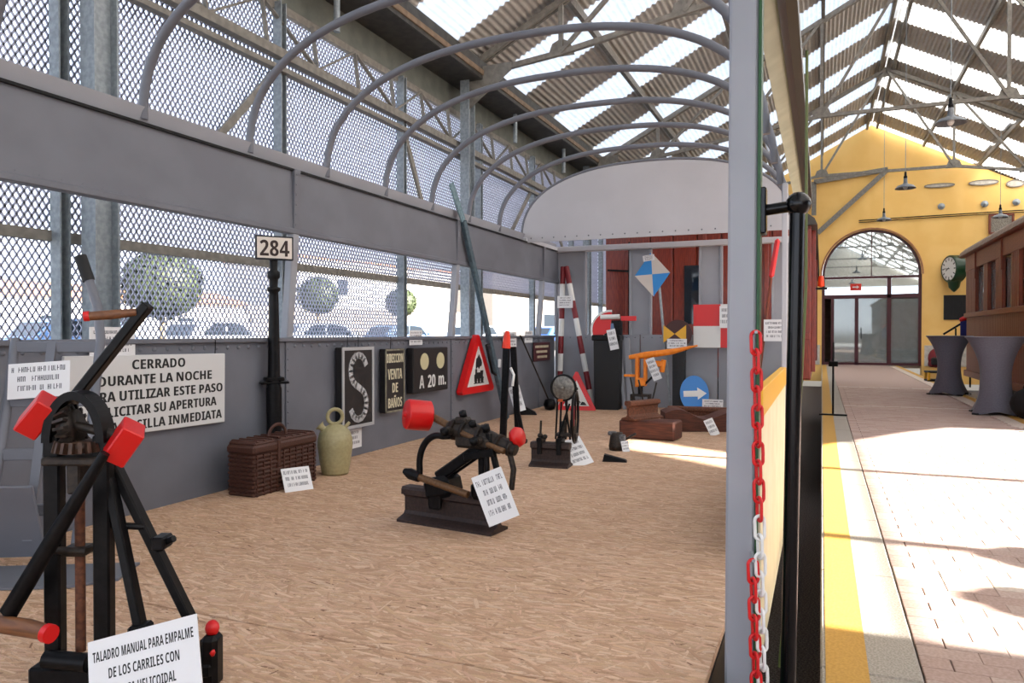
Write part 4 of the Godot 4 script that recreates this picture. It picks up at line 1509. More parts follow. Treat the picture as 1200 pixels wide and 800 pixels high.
func build_rail_saw() -> void:
	var rp := thing("rail_section", "short brown rail carrying the tall flywheel drill", "rail", P(-1.5, WF, 4.2), 4)
	part("rail", rail_piece(0.24), M.rusty_rail, rp)
	var o := thing("flywheel_drill", "tall rail drill with disc wheel and thin black rods", "drill", P(-1.5, WF + 0.144, 4.2), 4)
	var k := -0.144
	for x in [-0.06, 0.06]:
		var c := MB.new()
		c.bx(Vector3(x, -0.02, 0.042), Vector3(0.03, 0.1, 0.016), 0.004)
		c.bx(Vector3(x, 0.015, 0), Vector3(0.035, 0.025, 0.1), 0.004)
		c.bx(Vector3(x, -0.02, -0.042), Vector3(0.03, 0.1, 0.016), 0.004)
		part("clamp", c, M.black_iron, o)
	var sc := MB.new()
	sc.cyl(Vector3(-0.06, 0.02, 0.02), Vector3(-0.055, 0.13, 0.02), 0.007, 8)
	sc.ball(Vector3(-0.06, 0.04, 0.02), Vector3(0.018, 0.016, 0.018), 10)
	sc.ball(Vector3(-0.03, 0.035, 0.02), Vector3(0.016, 0.014, 0.016), 10)
	part("clamp_screw", sc, M.old_iron, o)
	for q in [[0.03, 0.0, 0.045, 0.46], [0.06, 0.02, 0.07, 0.43], [0.09, -0.01, 0.1, 0.45], [0.05, 0.03, 0.12, 0.38], [0.12, 0.0, 0.09, 0.4], [0.15, 0.02, 0.13, 0.35]]:
		var r := MB.new()
		r.cyl(Vector3(q[0], 0.02, q[1]), Vector3(q[2], q[3] + k, q[1] * 0.5), 0.006, 8)
		part("rod", r, M.black_iron, o)
	var bx := MB.new()
	bx.bx(Vector3(0.1, 0.05, 0.0), Vector3(0.13, 0.02, 0.06), 0.004)
	bx.bx(Vector3(0.08, 0.08, 0.0), Vector3(0.03, 0.1, 0.04), 0.006)
	bx.bx(Vector3(0.14, 0.1, 0.02), Vector3(0.03, 0.09, 0.03), 0.006)
	part("gear_box", bx, M.old_iron, o)
	var wh := MB.new()
	var wx := Transform3D(Basis(Vector3.RIGHT, PI / 2) * Basis(Vector3.BACK, 0.15), Vector3(0.085, 0.475 + k, 0.03))
	wh.lathe([[0.0, -0.008], [0.07, -0.008], [0.07, 0.008], [0.0, 0.008]], wx, 28)
	wh.lathe([[0.0, 0.02], [0.014, 0.02], [0.014, 0.0]], wx, 12)
	part("disc", wh, noisy("disc_steel", Color(0.40, 0.38, 0.35), Color(0.54, 0.51, 0.47), 0.4, 5.0, 0.03, 0.5), o)
	var rim := MB.new()
	rim.torus(Transform3D(Basis(), Vector3(0.085, 0.475 + k, 0.025)), 0.074, 0.008, 28, 8)
	part("rim", rim, M.black_iron, o)
	var fw := MB.new()
	fw.torus(Transform3D(Basis(Vector3.UP, 1.69), Vector3(0.15, 0.30 + k, 0.0)), 0.15, 0.008, 32, 8)
	fw.bar(Vector3(0.15, 0.15 + k, 0), Vector3(0.15, 0.45 + k, 0), 0.012, 0.012)
	part("flywheel", fw, M.black_iron, o)
	var ac := MB.new()
	ac.bx(Vector3(0.07, 0.40 + k, 0.04), Vector3(0.03, 0.016, 0.014), 0.003)
	part("orange_stop", ac, mat("orange_dull", Color(0.72, 0.32, 0.10), 0.5), o)
	var rs := MB.new()
	rs.bx(Vector3(0.145, 0.31 + k, 0.035), Vector3(0.02, 0.12, 0.01), 0.003)
	part("red_strip", rs, M.dark_red, o)
	# black wedge and small tool block
	var wd := thing("iron_wedge", "thin black iron wedge lying behind the flywheel drill card", "wedge", P(-1.2, WF, 4.5), 10)
	var wm := MB.new()
	wm.prism(poly([-0.06, 0, 0.09, 0, 0.085, 0.012, -0.05, 0.045]), 0.05)
	part("wedge", wm, M.black_iron, wd)
	var bk := thing("rail_clamp_tool", "small dark iron clamp tool with a spout on the floor", "tool", P(-1.29, WF, 4.95), 15)
	var bm := MB.new()
	bm.lathe([[0.0, 0.0], [0.05, 0.0], [0.055, 0.03], [0.045, 0.09], [0.04, 0.12], [0.0, 0.12]], Transform3D(), 12)
	part("body", bm, M.old_iron, bk)
	var bt := MB.new()
	bt.bx(Vector3(-0.03, 0.115, 0), Vector3(0.06, 0.025, 0.05), 0.006)
	bt.bx(Vector3(0.035, 0.07, 0.02), Vector3(0.05, 0.08, 0.05), 0.008)
	part("jaw", bt, noisy("tool_steel", Color(0.28, 0.28, 0.29), Color(0.42, 0.42, 0.43), 0.4, 6.0, 0.03, 0.5), bk)
	var bh := MB.new()
	bh.bar(Vector3(0.05, 0.07, 0.01), Vector3(0.13, 0.115, 0.0), 0.02, 0.014, Vector3.UP, 0.003)
	part("spout", bh, M.old_iron, bk)

func wall_sign(called: String, label: String, d0: float, d1: float, y0: float, y1: float, thick: float, bevel := 0.006) -> Node3D:
	var o := thing(called, label, "sign", P(-2.792, (y0 + y1) / 2, (d0 + d1) / 2), 90)
	var b := MB.new()
	b.bx(Vector3(0, 0, thick / 2), Vector3(d1 - d0, y1 - y0, thick), bevel)
	part("board", b, M.sign_black, o)
	return o

func wire(o: Node3D, x: float, y0: float, y1: float) -> void:
	var w := MB.new()
	w.cyl(Vector3(x, y0, 0.012), Vector3(x, y1, 0.016), 0.0022, 6)
	part("hanging_wire", w, M.black_iron, o)

func build_wall_signs() -> void:
	# CERRADO DURANTE LA NOCHE
	var o := thing("notice_board", "large white wooden notice with five lines of black lettering", "sign", P(-2.79, 0.88, 2.46), 90)
	var b := MB.new()
	b.box(Transform3D(Basis(Vector3.BACK, -0.012), Vector3(0, 0, 0.01)), Vector3(0.86, 0.345, 0.018), 0.003)
	part("board", b, M.sign_white, o)
	var ls := [["CERRADO", 0.29, 0.0], ["DURANTE LA NOCHE", 0.62, 0.0], ["PARA UTILIZAR ESTE PASO", 0.76, 0.0], ["SOLICITAR SU APERTURA", 0.68, 0.0], ["EN LA CASILLA INMEDIATA", 0.75, 0.0]]
	for i in 5:
		text(o, ls[i][0], Vector3(0.03, 0.132 - 0.066 * i, 0.02), ls[i][1], 0.042, M.ink)
	wire(o, 0.37, 0.16, 0.235)
	# S board
	var s := wall_sign("letter_board", "tall black board with a grey border and a large letter S", 3.83, 4.18, 0.545, 1.06, 0.055)
	var g := mat("sign_grey", Color(0.66, 0.66, 0.67), 0.5)
	var bd := MB.new()
	bd.bx(Vector3(0, 0.2475, 0.056), Vector3(0.35, 0.02, 0.006))
	bd.bx(Vector3(0, -0.2475, 0.056), Vector3(0.35, 0.02, 0.006))
	bd.bx(Vector3(0.165, 0, 0.056), Vector3(0.02, 0.475, 0.006))
	bd.bx(Vector3(-0.165, 0, 0.056), Vector3(0.02, 0.475, 0.006))
	part("border", bd, g, s)
	var sp := []
	for i in 11:
		var a := deg_to_rad(20 + 230 * i / 10.0)
		sp.append(Vector2(0.088 * cos(a), 0.108 + 0.098 * sin(a)))
	for i in 11:
		var a := deg_to_rad(70 - 230 * i / 10.0)
		sp.append(Vector2(0.088 * cos(a), -0.108 + 0.098 * sin(a)))
	var sm := MB.new()
	for i in sp.size() - 1:
		var p: Vector2 = sp[i]
		var q: Vector2 = sp[i + 1]
		var e := (q - p).normalized() * 0.006
		sm.bar(Vector3(p.x - e.x, p.y - e.y, 0.0565), Vector3(q.x + e.x, q.y + e.y, 0.0565), 0.042, 0.004, Vector3.BACK)
	part("letter", sm, g, s)
	wire(s, -0.06, 0.25, 0.35)
	wire(s, 0.06, 0.25, 0.35)
	# DIRECCION VENTA DE BANOS
	var v := wall_sign("direction_board", "narrow black board lettered in cream with a station direction", 4.33, 4.58, 0.6, 1.04, 0.05)
	var cream := mat("sign_cream", Color(0.80, 0.77, 0.66), 0.6)
	var fr := MB.new()
	for q in [[0, 0.213, 0.25, 0.012], [0, -0.213, 0.25, 0.012], [0.119, 0, 0.012, 0.43], [-0.119, 0, 0.012, 0.43]]:
		fr.bx(Vector3(q[0], q[1], 0.051), Vector3(q[2], q[3], 0.005))
	part("border", fr, noisy("old_border", Color(0.42, 0.40, 0.34), Color(0.52, 0.50, 0.43), 0.6, 4.0), v)
	text(v, "DIRECCION", Vector3(0, 0.155, 0.051), 0.215, 0.062, cream)
	text(v, "VENTA", Vector3(0, 0.045, 0.051), 0.185, 0.072, cream)
	text(v, "DE", Vector3(0, -0.05, 0.051), 0.07, 0.066, cream)
	text(v, "BAÑOS", Vector3(0, -0.145, 0.051), 0.18, 0.085, cream)
	wire(v, 0.0, 0.22, 0.3)
	# A 20 m.
	var a2 := wall_sign("distance_board", "black board with two cream discs above a distance in metres", 4.69, 5.23, 0.705, 1.04, 0.06)
	for x in [-0.13, 0.12]:
		var di := MB.new()
		di.prism(circle(0.062, 24), 0.004, Transform3D(Basis(), Vector3(x + 0.02, 0.065, 0.062)))
		part("disc", di, mat("disc_cream", Color(0.76, 0.73, 0.58), 0.5), a2)
	text(a2, "A", Vector3(-0.15, -0.085, 0.062), 0.07, 0.095, M.white_paint)
	text(a2, "20", Vector3(0.0, -0.085, 0.062), 0.115, 0.095, M.white_paint)
	text(a2, "m.", Vector3(0.17, -0.09, 0.062), 0.12, 0.075, M.white_paint)
	# train warning triangle
	var t := thing("warning_sign", "red bordered triangular sign with a black steam engine hung on the grey side", "sign", P(-2.785, 0.64, 5.8), 90)
	var tri := MB.new()
	tri.prism(poly([-0.32, 0.02, -0.3, -0.005, 0.31, -0.005, 0.33, 0.02, 0.025, 0.485, 0.0, 0.495, -0.025, 0.485]), 0.05, at_z(0.025))
	part("panel", tri, M.red_paint, t)
	var wt := MB.new()
	wt.prism(poly([-0.215, 0.055, 0.215, 0.055, 0.0, 0.395]), 0.004, at_z(0.052))
	part("face", wt, M.white_paint, t)
	var tp := MB.new()
	var bz := at_z(0.056)
	tp.prism(poly([-0.1, 0.075, 0.1, 0.075, 0.1, 0.083, -0.1, 0.083]), 0.003, bz)
	for x in [-0.065, 0.0, 0.065]:
		tp.prism(circle(0.026, 14, Vector2(x, 0.105)), 0.003, bz)
	tp.prism(poly([-0.09, 0.115, 0.095, 0.115, 0.095, 0.125, 0.075, 0.135, 0.085, 0.185, 0.03, 0.185, 0.03, 0.17, -0.04, 0.17, -0.04, 0.2, -0.07, 0.2, -0.07, 0.16, -0.09, 0.15]), 0.003, bz)
	tp.prism(poly([-0.06, 0.2, -0.02, 0.22, 0.0, 0.2, 0.02, 0.22, 0.05, 0.225, 0.06, 0.25, 0.045, 0.28, 0.02, 0.3, 0.0, 0.325, -0.025, 0.3, -0.05, 0.29, -0.06, 0.25]), 0.003, bz)
	part("engine_picture", tp, M.ink, t)
	# small maroon plaque
	var q := thing("enamel_plaque", "small dark red enamel plaque with pale lettering near the corner", "sign", P(-2.79, 0.95, 7.5), 90)
	var qb := MB.new()
	qb.bx(Vector3(0, 0, 0.008), Vector3(0.5, 0.2, 0.014), 0.006)
	part("plate", qb, mat("plaque_red", Color(0.27, 0.06, 0.09), 0.4), q)
	var ql := MB.new()
	for i in 3:
		var x := -0.2 + 0.03 * i
		while x < 0.2 - 0.03 * i:
			ql.bx(Vector3(x, 0.055 - 0.055 * i, 0.0155), Vector3(0.022, 0.026, 0.002))
			x += 0.034
	part("lettering", ql, cream, q)

func build_left_exhibits() -> void:
	# kilometre post 284
	var o := thing("number_post", "black cast iron post topped by a white number plate 284", "post", P(-2.745, WF, 3.22), 52)
	var p := MB.new()
	p.lathe([[0.042, 0.0], [0.042, 0.5], [0.036, 0.51], [0.036, 0.56], [0.033, 0.57], [0.026, 1.0], [0.025, 1.02], [0.036, 1.03], [0.036, 1.045], [0.022, 1.05], [0.024, 1.09], [0.034, 1.1], [0.034, 1.13], [0.02, 1.14], [0.024, 1.2], [0.0, 1.21]], Transform3D(Basis(Vector3.UP, PI / 8), Vector3.ZERO), 8)
	part("shaft", p, M.black_iron, o)
	var f := MB.new()
	f.bx(Vector3(0, 0.53, 0), Vector3(0.15, 0.012, 0.07), 0.003)
	f.bx(Vector3(0, 0.55, 0), Vector3(0.1, 0.02, 0.07), 0.004)
	part("flange", f, M.black_iron, o)
	var pl := MB.new()
	pl.bx(Vector3(0, 1.258, 0.02), Vector3(0.2, 0.13, 0.02), 0.003)
	var pb := part("plate_frame", pl, mat("frame_blue", Color(0.07, 0.08, 0.12), 0.5), o)
	var pw := MB.new()
	pw.bx(Vector3(0, 1.258, 0.031), Vector3(0.182, 0.112, 0.004))
	part("plate", pw, mat("plate_cream", Color(0.84, 0.80, 0.76), 0.5), pb)
	text(pb, "284", Vector3(0, 1.256, 0.034), 0.155, 0.085, mat("digit_brown", Color(0.16, 0.08, 0.07), 0.5))
	# wicker hamper
	var h := thing("wicker_hamper", "brown wicker hamper with lid and loop handle against the grey side", "basket", P(-2.617, WF, 3.07), 0)
	h.scale = Vector3(0.7, 1.02, 1.1)
	var wk := noisy("wicker", Color(0.19, 0.095, 0.065), Color(0.33, 0.175, 0.115), 0.6, 9.0, 0.06)
	var core := MB.new()
	core.bx(Vector3(0, 0.1, 0), Vector3(0.222, 0.2, 0.422))
	part("body", core, wk, h)
	var y := 0.01
	while y < 0.2:
		var wv := MB.new()
		for k in 4:
			var pts := []
			var n := 15 if k % 2 == 0 else 9
			for i in n + 1:
				var t := -1.0 + 2.0 * i / n
				var off := 0.005 * (1.0 if (i + int(y * 50)) % 2 else -1.0)
				pts.append([Vector3(0.112 + off, y, 0.212 * t), Vector3(0.112 * t, y, 0.212 + off), Vector3(-0.112 - off, y, 0.212 * t), Vector3(0.112 * t, y, -0.212 - off)][k])
			wv.tube(pts, 0.0085, 5)
		part("woven_band", wv, wk, h)
		y += 0.02
	for i in 10:
		var z := -0.2 + 0.4 * i / 9.0
		var sk := MB.new()
		sk.bx(Vector3(0.118, 0.1, z), Vector3(0.01, 0.2, 0.008))
		part("stake", sk, wk, h)
	var lid := MB.new()
	lid.bx(Vector3(0, 0.225, 0), Vector3(0.25, 0.045, 0.45), 0.012)
	lid.bx(Vector3(0, 0.252, 0), Vector3(0.235, 0.02, 0.43), 0.008)
	part("lid", lid, wk, h)
	for i in 9:
		var rb := MB.new()
		rb.bx(Vector3(0, 0.263, -0.19 + 0.38 * i / 8.0), Vector3(0.235, 0.008, 0.018), 0.003)
		part("lid_slat", rb, wk, h)
	var hd := MB.new()
	hd.torus(Transform3D(Basis(Vector3.UP, PI / 2), Vector3(0.03, 0.262, 0.0)), 0.06, 0.009, 12, 8, 0.0, PI)
	part("handle", hd, wk, h)
	var sr := MB.new()
	sr.bx(Vector3(0.128, 0.19, 0.06), Vector3(0.006, 0.13, 0.02), 0.002)
	sr.bx(Vector3(0.07, 0.269, 0.06), Vector3(0.12, 0.006, 0.02), 0.002)
	part("strap", sr, wk, h)
	# earthenware drinking jug
	var j := thing("clay_jug", "greenish ochre clay jug with ring handle and spouts beside the hamper", "jug", P(-2.55, WF, 3.5), 30)
	var cm := noisy("jug_clay", Color(0.58, 0.54, 0.39), Color(0.64, 0.60, 0.45), 0.5, 5.0, 0.03)
	var jb := MB.new()
	jb.lathe([[0.0, 0.0], [0.072, 0.0], [0.076, 0.012], [0.088, 0.08], [0.098, 0.16], [0.097, 0.2], [0.088, 0.232], [0.066, 0.262], [0.03, 0.282], [0.0, 0.285]], Transform3D(), 28)
	part("body", jb, cm, j)
	var jh := MB.new()
	jh.torus(Transform3D(Basis(Vector3.UP, 0.3), Vector3(0, 0.325, 0)), 0.042, 0.011, 20, 10)
	part("ring_handle", jh, cm, j)
	var js := MB.new()
	js.lathe([[0.02, 0.0], [0.018, 0.03], [0.028, 0.048], [0.033, 0.05], [0.024, 0.045], [0.012, 0.02]], Transform3D(Basis(Vector3.BACK, 0.8), Vector3(-0.05, 0.245, 0.02)), 14)
	js.lathe([[0.014, 0.0], [0.01, 0.04], [0.008, 0.055], [0.0, 0.055]], Transform3D(Basis(Vector3.BACK, -0.7), Vector3(0.045, 0.25, 0.0)), 12)
	part("spout", js, cm, j)
	# grey hand truck at the left edge
	var t := thing("hand_truck", "grey iron hand truck with cross bars and a black grip", "hand truck", P(-2.5, WF, 1.74), 28)
	var gm: Material = M.wagon_grey
	for x in [-0.13, 0.16]:
		var r := MB.new()
		if x < 0:
			r.tube([Vector3(x, 0.06, 0.1), Vector3(x, 0.45, -0.02), Vector3(x, 0.78, -0.1)], 0.016, 10)
			part("side_rail", r, gm, t)
			continue
		r.tube([Vector3(x, 0.06, 0.1), Vector3(x, 0.45, -0.02), Vector3(x, 0.78, -0.1), Vector3(x - 0.02, 0.9, -0.12), Vector3(x - 0.055, 1.0, -0.13)], 0.016, 10)
		part("side_rail", r, gm, t)
		var g := MB.new()
		g.tube([Vector3(x - 0.053, 0.99, -0.13), Vector3(x - 0.085, 1.08, -0.135)], 0.021, 10)
		part("grip", g, M.rubber, t)
	for q in [[0.2, 0.06], [0.38, 0.0], [0.56, -0.045], [0.75, -0.09]]:
		var c := MB.new()
		c.bx(Vector3(0.015, q[0], q[1]), Vector3(0.29, 0.04, 0.014), 0.003)
		part("cross_bar", c, gm, t)
	var up := MB.new()
	up.bar(Vector3(0.0, 0.1, 0.08), Vector3(0.0, 0.77, -0.09), 0.03, 0.012, Vector3.BACK)
	part("centre_bar", up, gm, t)
	var np := MB.new()
	np.box(Transform3D(Basis(Vector3.RIGHT, 0.32), Vector3(-0.05, 0.17, 0.1)), Vector3(0.2, 0.27, 0.012), 0.003)
	part("nose_plate", np, gm, t)
	var toe := MB.new()
	toe.prism(poly([-0.2, 0.05, 0.35, 0.05, 0.35, 0.22, 0.22, 0.28, -0.12, 0.28, -0.2, 0.22]), 0.008, Transform3D(Basis(Vector3.RIGHT, PI / 2), Vector3(0, 0.006, 0)))
	part("toe_plate", toe, gm, t)
	# tall blue-green lever leaning on the side
	var v := thing("crossing_lever", "tall blue green steel lever leaning on the wagon side past its top", "lever", P(-2.64, WF, 6.2), 0)
	var teal := noisy("teal_paint", Color(0.20, 0.27, 0.31), Color(0.29, 0.37, 0.41), 0.5, 3.0, 0.03)
	var a := Vector3(0, 0.02, 0)
	var b := Vector3(-0.08, 1.72, 0.72)
	var e := Vector3(-0.11, 2.0, 0.88)
	var lv := MB.new()
	lv.bar(a, b, 0.06, 0.035, Vector3.RIGHT, 0.004)
	part("shaft", lv, teal, v)
	var bl := MB.new()
	bl.bar(b, e, 0.075, 0.014, Vector3.RIGHT, 0.003)
	part("blade", bl, noisy("teal_light", Color(0.30, 0.40, 0.44), Color(0.42, 0.52, 0.56), 0.5, 3.0, 0.03), v)
	var lh := MB.new()
	var c0 := a.lerp(b, 0.4)
	var c1 := a.lerp(b, 0.24)
	lh.tube([c0, c0 + Vector3(0.02, 0.0, 0.13), c1 + Vector3(0.02, 0.03, 0.15), c1 + Vector3(0, 0, 0.02)], 0.012, 8)
	part("loop_handle", lh, M.black_iron, v)
	# point lever with a red tip
	var d := thing("point_lever", "black point lever with an orange red tip standing by the drill", "lever", P(-2.13, WF, 4.93), 0)
	var s1 := MB.new()
	s1.bar(Vector3(0, 0, 0), Vector3(0.03, 0.71, 0), 0.05, 0.025, Vector3.BACK, 0.004)
	part("lever_arm", s1, M.black_iron, d)
	var s2 := MB.new()
	s2.bar(Vector3(0.1, 0.0, -0.06), Vector3(0.07, 0.7, -0.03), 0.045, 0.02, Vector3.BACK, 0.004)
	s2.bar(Vector3(0.1, 0.22, -0.05), Vector3(0.15, 0.0, -0.05), 0.03, 0.02, Vector3.BACK, 0.004)
	part("quadrant", s2, M.black_iron, d)
	var s3 := MB.new()
	s3.tube([Vector3(0.028, 0.69, 0), Vector3(0.034, 0.78, 0), Vector3(0.037, 0.815, 0)], [0.032, 0.024, 0.014], 12)
	part("tip", s3, mat("tip_orange", Color(0.88, 0.20, 0.07), 0.4), d)
	var s4 := MB.new()
	s4.tube([Vector3(0.07, 0.55, 0.02), Vector3(0.095, 0.5, 0.02), Vector3(0.085, 0.42, 0.02)], 0.01, 8)
	s4.bx(Vector3(-0.02, 0.58, 0.01), Vector3(0.02, 0.06, 0.02), 0.004)
	part("pawl", s4, M.white_paint, d)
	var s5 := MB.new()
	s5.bx(Vector3(0.05, 0.015, -0.03), Vector3(0.22, 0.03, 0.12), 0.006)
	part("foot", s5, M.black_iron, d)
	# rod with round weight leaning on the wall
	var w := thing("weighted_rod", "thin iron rod with a round black weight leaning by the red plaque", "rod", P(-2.6, WF, 7.25), 0)
	var wr := MB.new()
	wr.cyl(Vector3(0, 0.08, 0), Vector3(-0.17, 0.78, 0.4), 0.008, 8)
	part("rod", wr, M.old_iron, w)
	var wb := MB.new()
	wb.lathe([[0.0, 0.0], [0.05, 0.01], [0.065, 0.06], [0.05, 0.11], [0.0, 0.12]], Transform3D(), 14)
	part("weight", wb, M.black_iron, w)
	var ft := thing("iron_shoe", "small black wedge shaped iron shoe at the foot of the grey side", "brake shoe", P(-2.68, WF, 6.75), 20)
	var fm := MB.new()
	fm.prism(poly([-0.08, 0, 0.12, 0, 0.1, 0.03, -0.03, 0.1, -0.08, 0.1]), 0.07)
	part("shoe", fm, M.black_iron, ft)

func build_end_exhibits() -> void:
	# striped trestle
	var o := thing("striped_trestle", "red and white striped A shaped trestle in the wagon corner", "trestle", P(-2.58, WF, 7.72), 0)
	for q in [[Vector3(-0.08, 0, 0.0), Vector3(-0.055, 1.53, -0.06)], [Vector3(0.32, 0, 0.06), Vector3(-0.02, 1.53, -0.06)]]:
		var a: Vector3 = q[0]
		var b: Vector3 = q[1]
		var n := 8
		for i in n:
			var s := MB.new()
			s.cyl(a.lerp(b, float(i) / n), a.lerp(b, float(i + 1) / n), 0.03, 12)
			part("stripe", s, M.dark_red if i % 2 else M.white_paint, o)
	# roadworks triangle
	var r := thing("warning_sign", "red bordered triangular sign with a digging worker standing on the floor", "sign", P(-2.34, WF, 7.33), 12)
	var tb := Transform3D(Basis(Vector3.RIGHT, -0.14), Vector3.ZERO)
	var rt := MB.new()
	rt.prism(poly([-0.2, 0.0, 0.2, 0.0, 0.2, 0.02, 0.012, 0.4, -0.012, 0.4, -0.2, 0.02]), 0.012, tb)
	part("panel", rt, M.red_paint, r)
	var rf := MB.new()
	rf.prism(poly([-0.135, 0.045, 0.135, 0.045, 0.0, 0.31]), 0.004, tb * at_z(0.008))
	part("face", rf, M.white_paint, r)
	var rw := MB.new()
	rw.prism(circle(0.019, 12, Vector2(0.0, 0.222)), 0.003, tb * at_z(0.011))
	rw.prism(poly([-0.02, 0.2, 0.015, 0.2, 0.03, 0.13, 0.035, 0.06, 0.02, 0.06, 0.005, 0.115, -0.02, 0.06, -0.035, 0.06, -0.02, 0.13]), 0.003, tb * at_z(0.011))
	rw.prism(poly([-0.04, 0.16, -0.03, 0.165, 0.05, 0.08, 0.042, 0.075]), 0.003, tb * at_z(0.011))
	rw.prism(poly([0.04, 0.055, 0.11, 0.055, 0.085, 0.085, 0.06, 0.09]), 0.003, tb * at_z(0.011))
	part("worker_picture", rw, M.ink, r)
	# black signal cabinet
	var c := thing("signal_cabinet", "tall black signal cabinet with a red and white half disc on top", "signal", P(-2.08, WF, 7.6), 4)
	var cb := MB.new()
	cb.prism(poly([-0.12, 0, 0.13, 0, 0.14, 0.72, -0.13, 0.72]), 0.2)
	part("body", cb, mat("cabinet_black", Color(0.035, 0.035, 0.04), 0.6), c)
	var ct := MB.new()
	ct.bx(Vector3(0.0, 0.75, 0), Vector3(0.3, 0.06, 0.22), 0.01)
	ct.bx(Vector3(0.06, 0.85, 0), Vector3(0.18, 0.16, 0.1), 0.01)
	part("hood", ct, M.black_iron, c)
	var hd := PackedVector2Array()
	for i in 13:
		var a := deg_to_rad(85 + 130 * i / 12.0)
		hd.append(Vector2(0.2 * cos(a) + 0.04, 0.83 + 0.2 * sin(a)))
	hd.append(Vector2(0.04, 0.83))
	var hm := MB.new()
	hm.prism(hd, 0.012, at_z(0.06))
	part("half_disc", hm, M.red_paint, c)
	var hr := MB.new()
	for i in 12:
		hr.bar(Vector3(hd[i].x, hd[i].y, 0.062), Vector3(hd[i + 1].x, hd[i + 1].y, 0.062), 0.022, 0.016, Vector3.BACK)
	part("white_rim", hr, M.white_paint, c)
	var hb := MB.new()
	hb.cyl(Vector3(-0.06, 0.965, 0.07), Vector3(0.14, 0.97, 0.07), 0.026, 10)
	part("white_roll", hb, M.white_paint, c)
	var rb := MB.new()
	rb.bx(Vector3(0.23, 0.95, 0.05), Vector3(0.16, 0.05, 0.015), 0.003)
	part("red_arm", rb, M.red_paint, c)
	var bl := MB.new()
	bl.prism(poly([0.02, 0.78, 0.1, 0.78, 0.07, 0.9, 0.03, 0.9]), 0.01, at_z(0.06))
	part("blue_lens", bl, mat("blue_glass", Color(0.35, 0.45, 0.58), 0.2), c)
	for k in 2:
		var pk := thing("steel_bar", ["grey steel bar leaning behind the black signal cabinet", "wide grey steel bar leaning nearest the blue and white diamond"][k], "bar", P(-1.9 + 0.065 * k, WF, 7.62), 0)
		var pm := MB.new()
		pm.bar(Vector3(0, 0, 0), Vector3(-0.13 + 0.02 * k, 0.74, -0.26), 0.035 + 0.025 * k, 0.03, Vector3.BACK, 0.004)
		part("bar", pm, M.wagon_mid, pk)
	# diamond signal on a pole
	var d := thing("diamond_signal", "blue and white quartered diamond signal on a thin pole", "signal", P(-1.6, WF, 7.72), 0)
	var dp := MB.new()
	dp.cyl(Vector3(0.16, 0, 0.0), Vector3(0.03, 1.38, 0.0), 0.014, 10)
	part("pole", dp, M.galvanised, d)
	for k in 4:
		var a := PI / 2 * k
		var u := Vector2(cos(a) * 0.185, sin(a) * 0.23)
		var w := Vector2(cos(a + PI / 2) * 0.185, sin(a + PI / 2) * 0.23)
		var q := MB.new()
		q.prism(PackedVector2Array([Vector2.ZERO, u, w]), 0.012, Transform3D(Basis(Vector3.BACK, 0.06), Vector3(-0.03, 1.41, 0.02)))
		part("quarter", q, mat("signal_blue", Color(0.16, 0.53, 0.82), 0.5) if k % 2 else mat("signal_white", Color(0.80, 0.77, 0.74), 0.5), d)
	# hourglass disc
	var h := thing("hourglass_signal", "round maroon signal with two yellow triangles on a black post", "signal", P(-1.37, WF, 7.7), 0)
	var hp := MB.new()
	hp.bx(Vector3(0.02, 0.34, 0), Vector3(0.13, 0.68, 0.06), 0.008)
	hp.bx(Vector3(0.0, 0.64, 0), Vector3(0.2, 0.05, 0.06), 0.008)
	part("post", hp, noisy("post_blue_black", Color(0.045, 0.06, 0.075), Color(0.08, 0.10, 0.12), 0.5, 4.0), h)
	var hc := MB.new()
	hc.prism(circle(0.145, 28, Vector2(0.01, 0.79)), 0.014, at_z(0.03))
	part("disc", hc, mat("disc_maroon", Color(0.24, 0.08, 0.06), 0.5), h)
	for s in [-1, 1]:
		var ht := MB.new()
		ht.prism(poly([-0.02, 0.79, -0.02 + 0.115 * s, 0.88, -0.02 + 0.115 * s, 0.7]), 0.004, at_z(0.039))
		part("triangle", ht, M.yellow_paint, h)
	# orange track jack
	var j := thing("track_jack", "orange track lifting jack with a long pointed arm on a dark stand", "jack", P(-1.63, WF, 7.2), 0)
	var om := noisy("orange_paint", Color(0.90, 0.48, 0.07), Color(0.95, 0.55, 0.12), 0.45, 3.0)
	var ja := MB.new()
	ja.tube([Vector3(-0.12, 0.56, 0.0), Vector3(0.05, 0.585, 0.0), Vector3(0.3, 0.62, 0.0), Vector3(0.54, 0.68, 0.0)], [0.022, 0.035, 0.03, 0.008], 10)
	part("arm", ja, om, j)
	var jb := MB.new()
	jb.bx(Vector3(-0.04, 0.42, 0.0), Vector3(0.035, 0.3, 0.06), 0.006)
	jb.bx(Vector3(0.04, 0.42, 0.0), Vector3(0.03, 0.26, 0.06), 0.006)
	jb.bx(Vector3(0.0, 0.32, 0.0), Vector3(0.1, 0.08, 0.07), 0.008)
	jb.bx(Vector3(-0.11, 0.38, 0.0), Vector3(0.13, 0.025, 0.03), 0.006)
	jb.bx(Vector3(0.13, 0.5, 0.0), Vector3(0.2, 0.06, 0.05), 0.01)
	jb.cyl(Vector3(0.2, 0.42, 0), Vector3(0.22, 0.54, 0), 0.025, 10)
	part("body", jb, om, j)
	var js := MB.new()
	js.cyl(Vector3(-0.01, 0.2, 0), Vector3(-0.01, 0.3, 0), 0.025, 8)
	js.bar(Vector3(0.02, 0.28, 0.02), Vector3(0.12, 0.38, 0.02), 0.02, 0.02)
	part("neck", js, M.black_iron, j)
	var jf := MB.new()
	for x in [-0.09, 0.08]:
		jf.bx(Vector3(x, 0.1, 0.0), Vector3(0.022, 0.2, 0.1), 0.003)
	jf.bx(Vector3(-0.005, 0.19, 0), Vector3(0.19, 0.022, 0.11), 0.003)
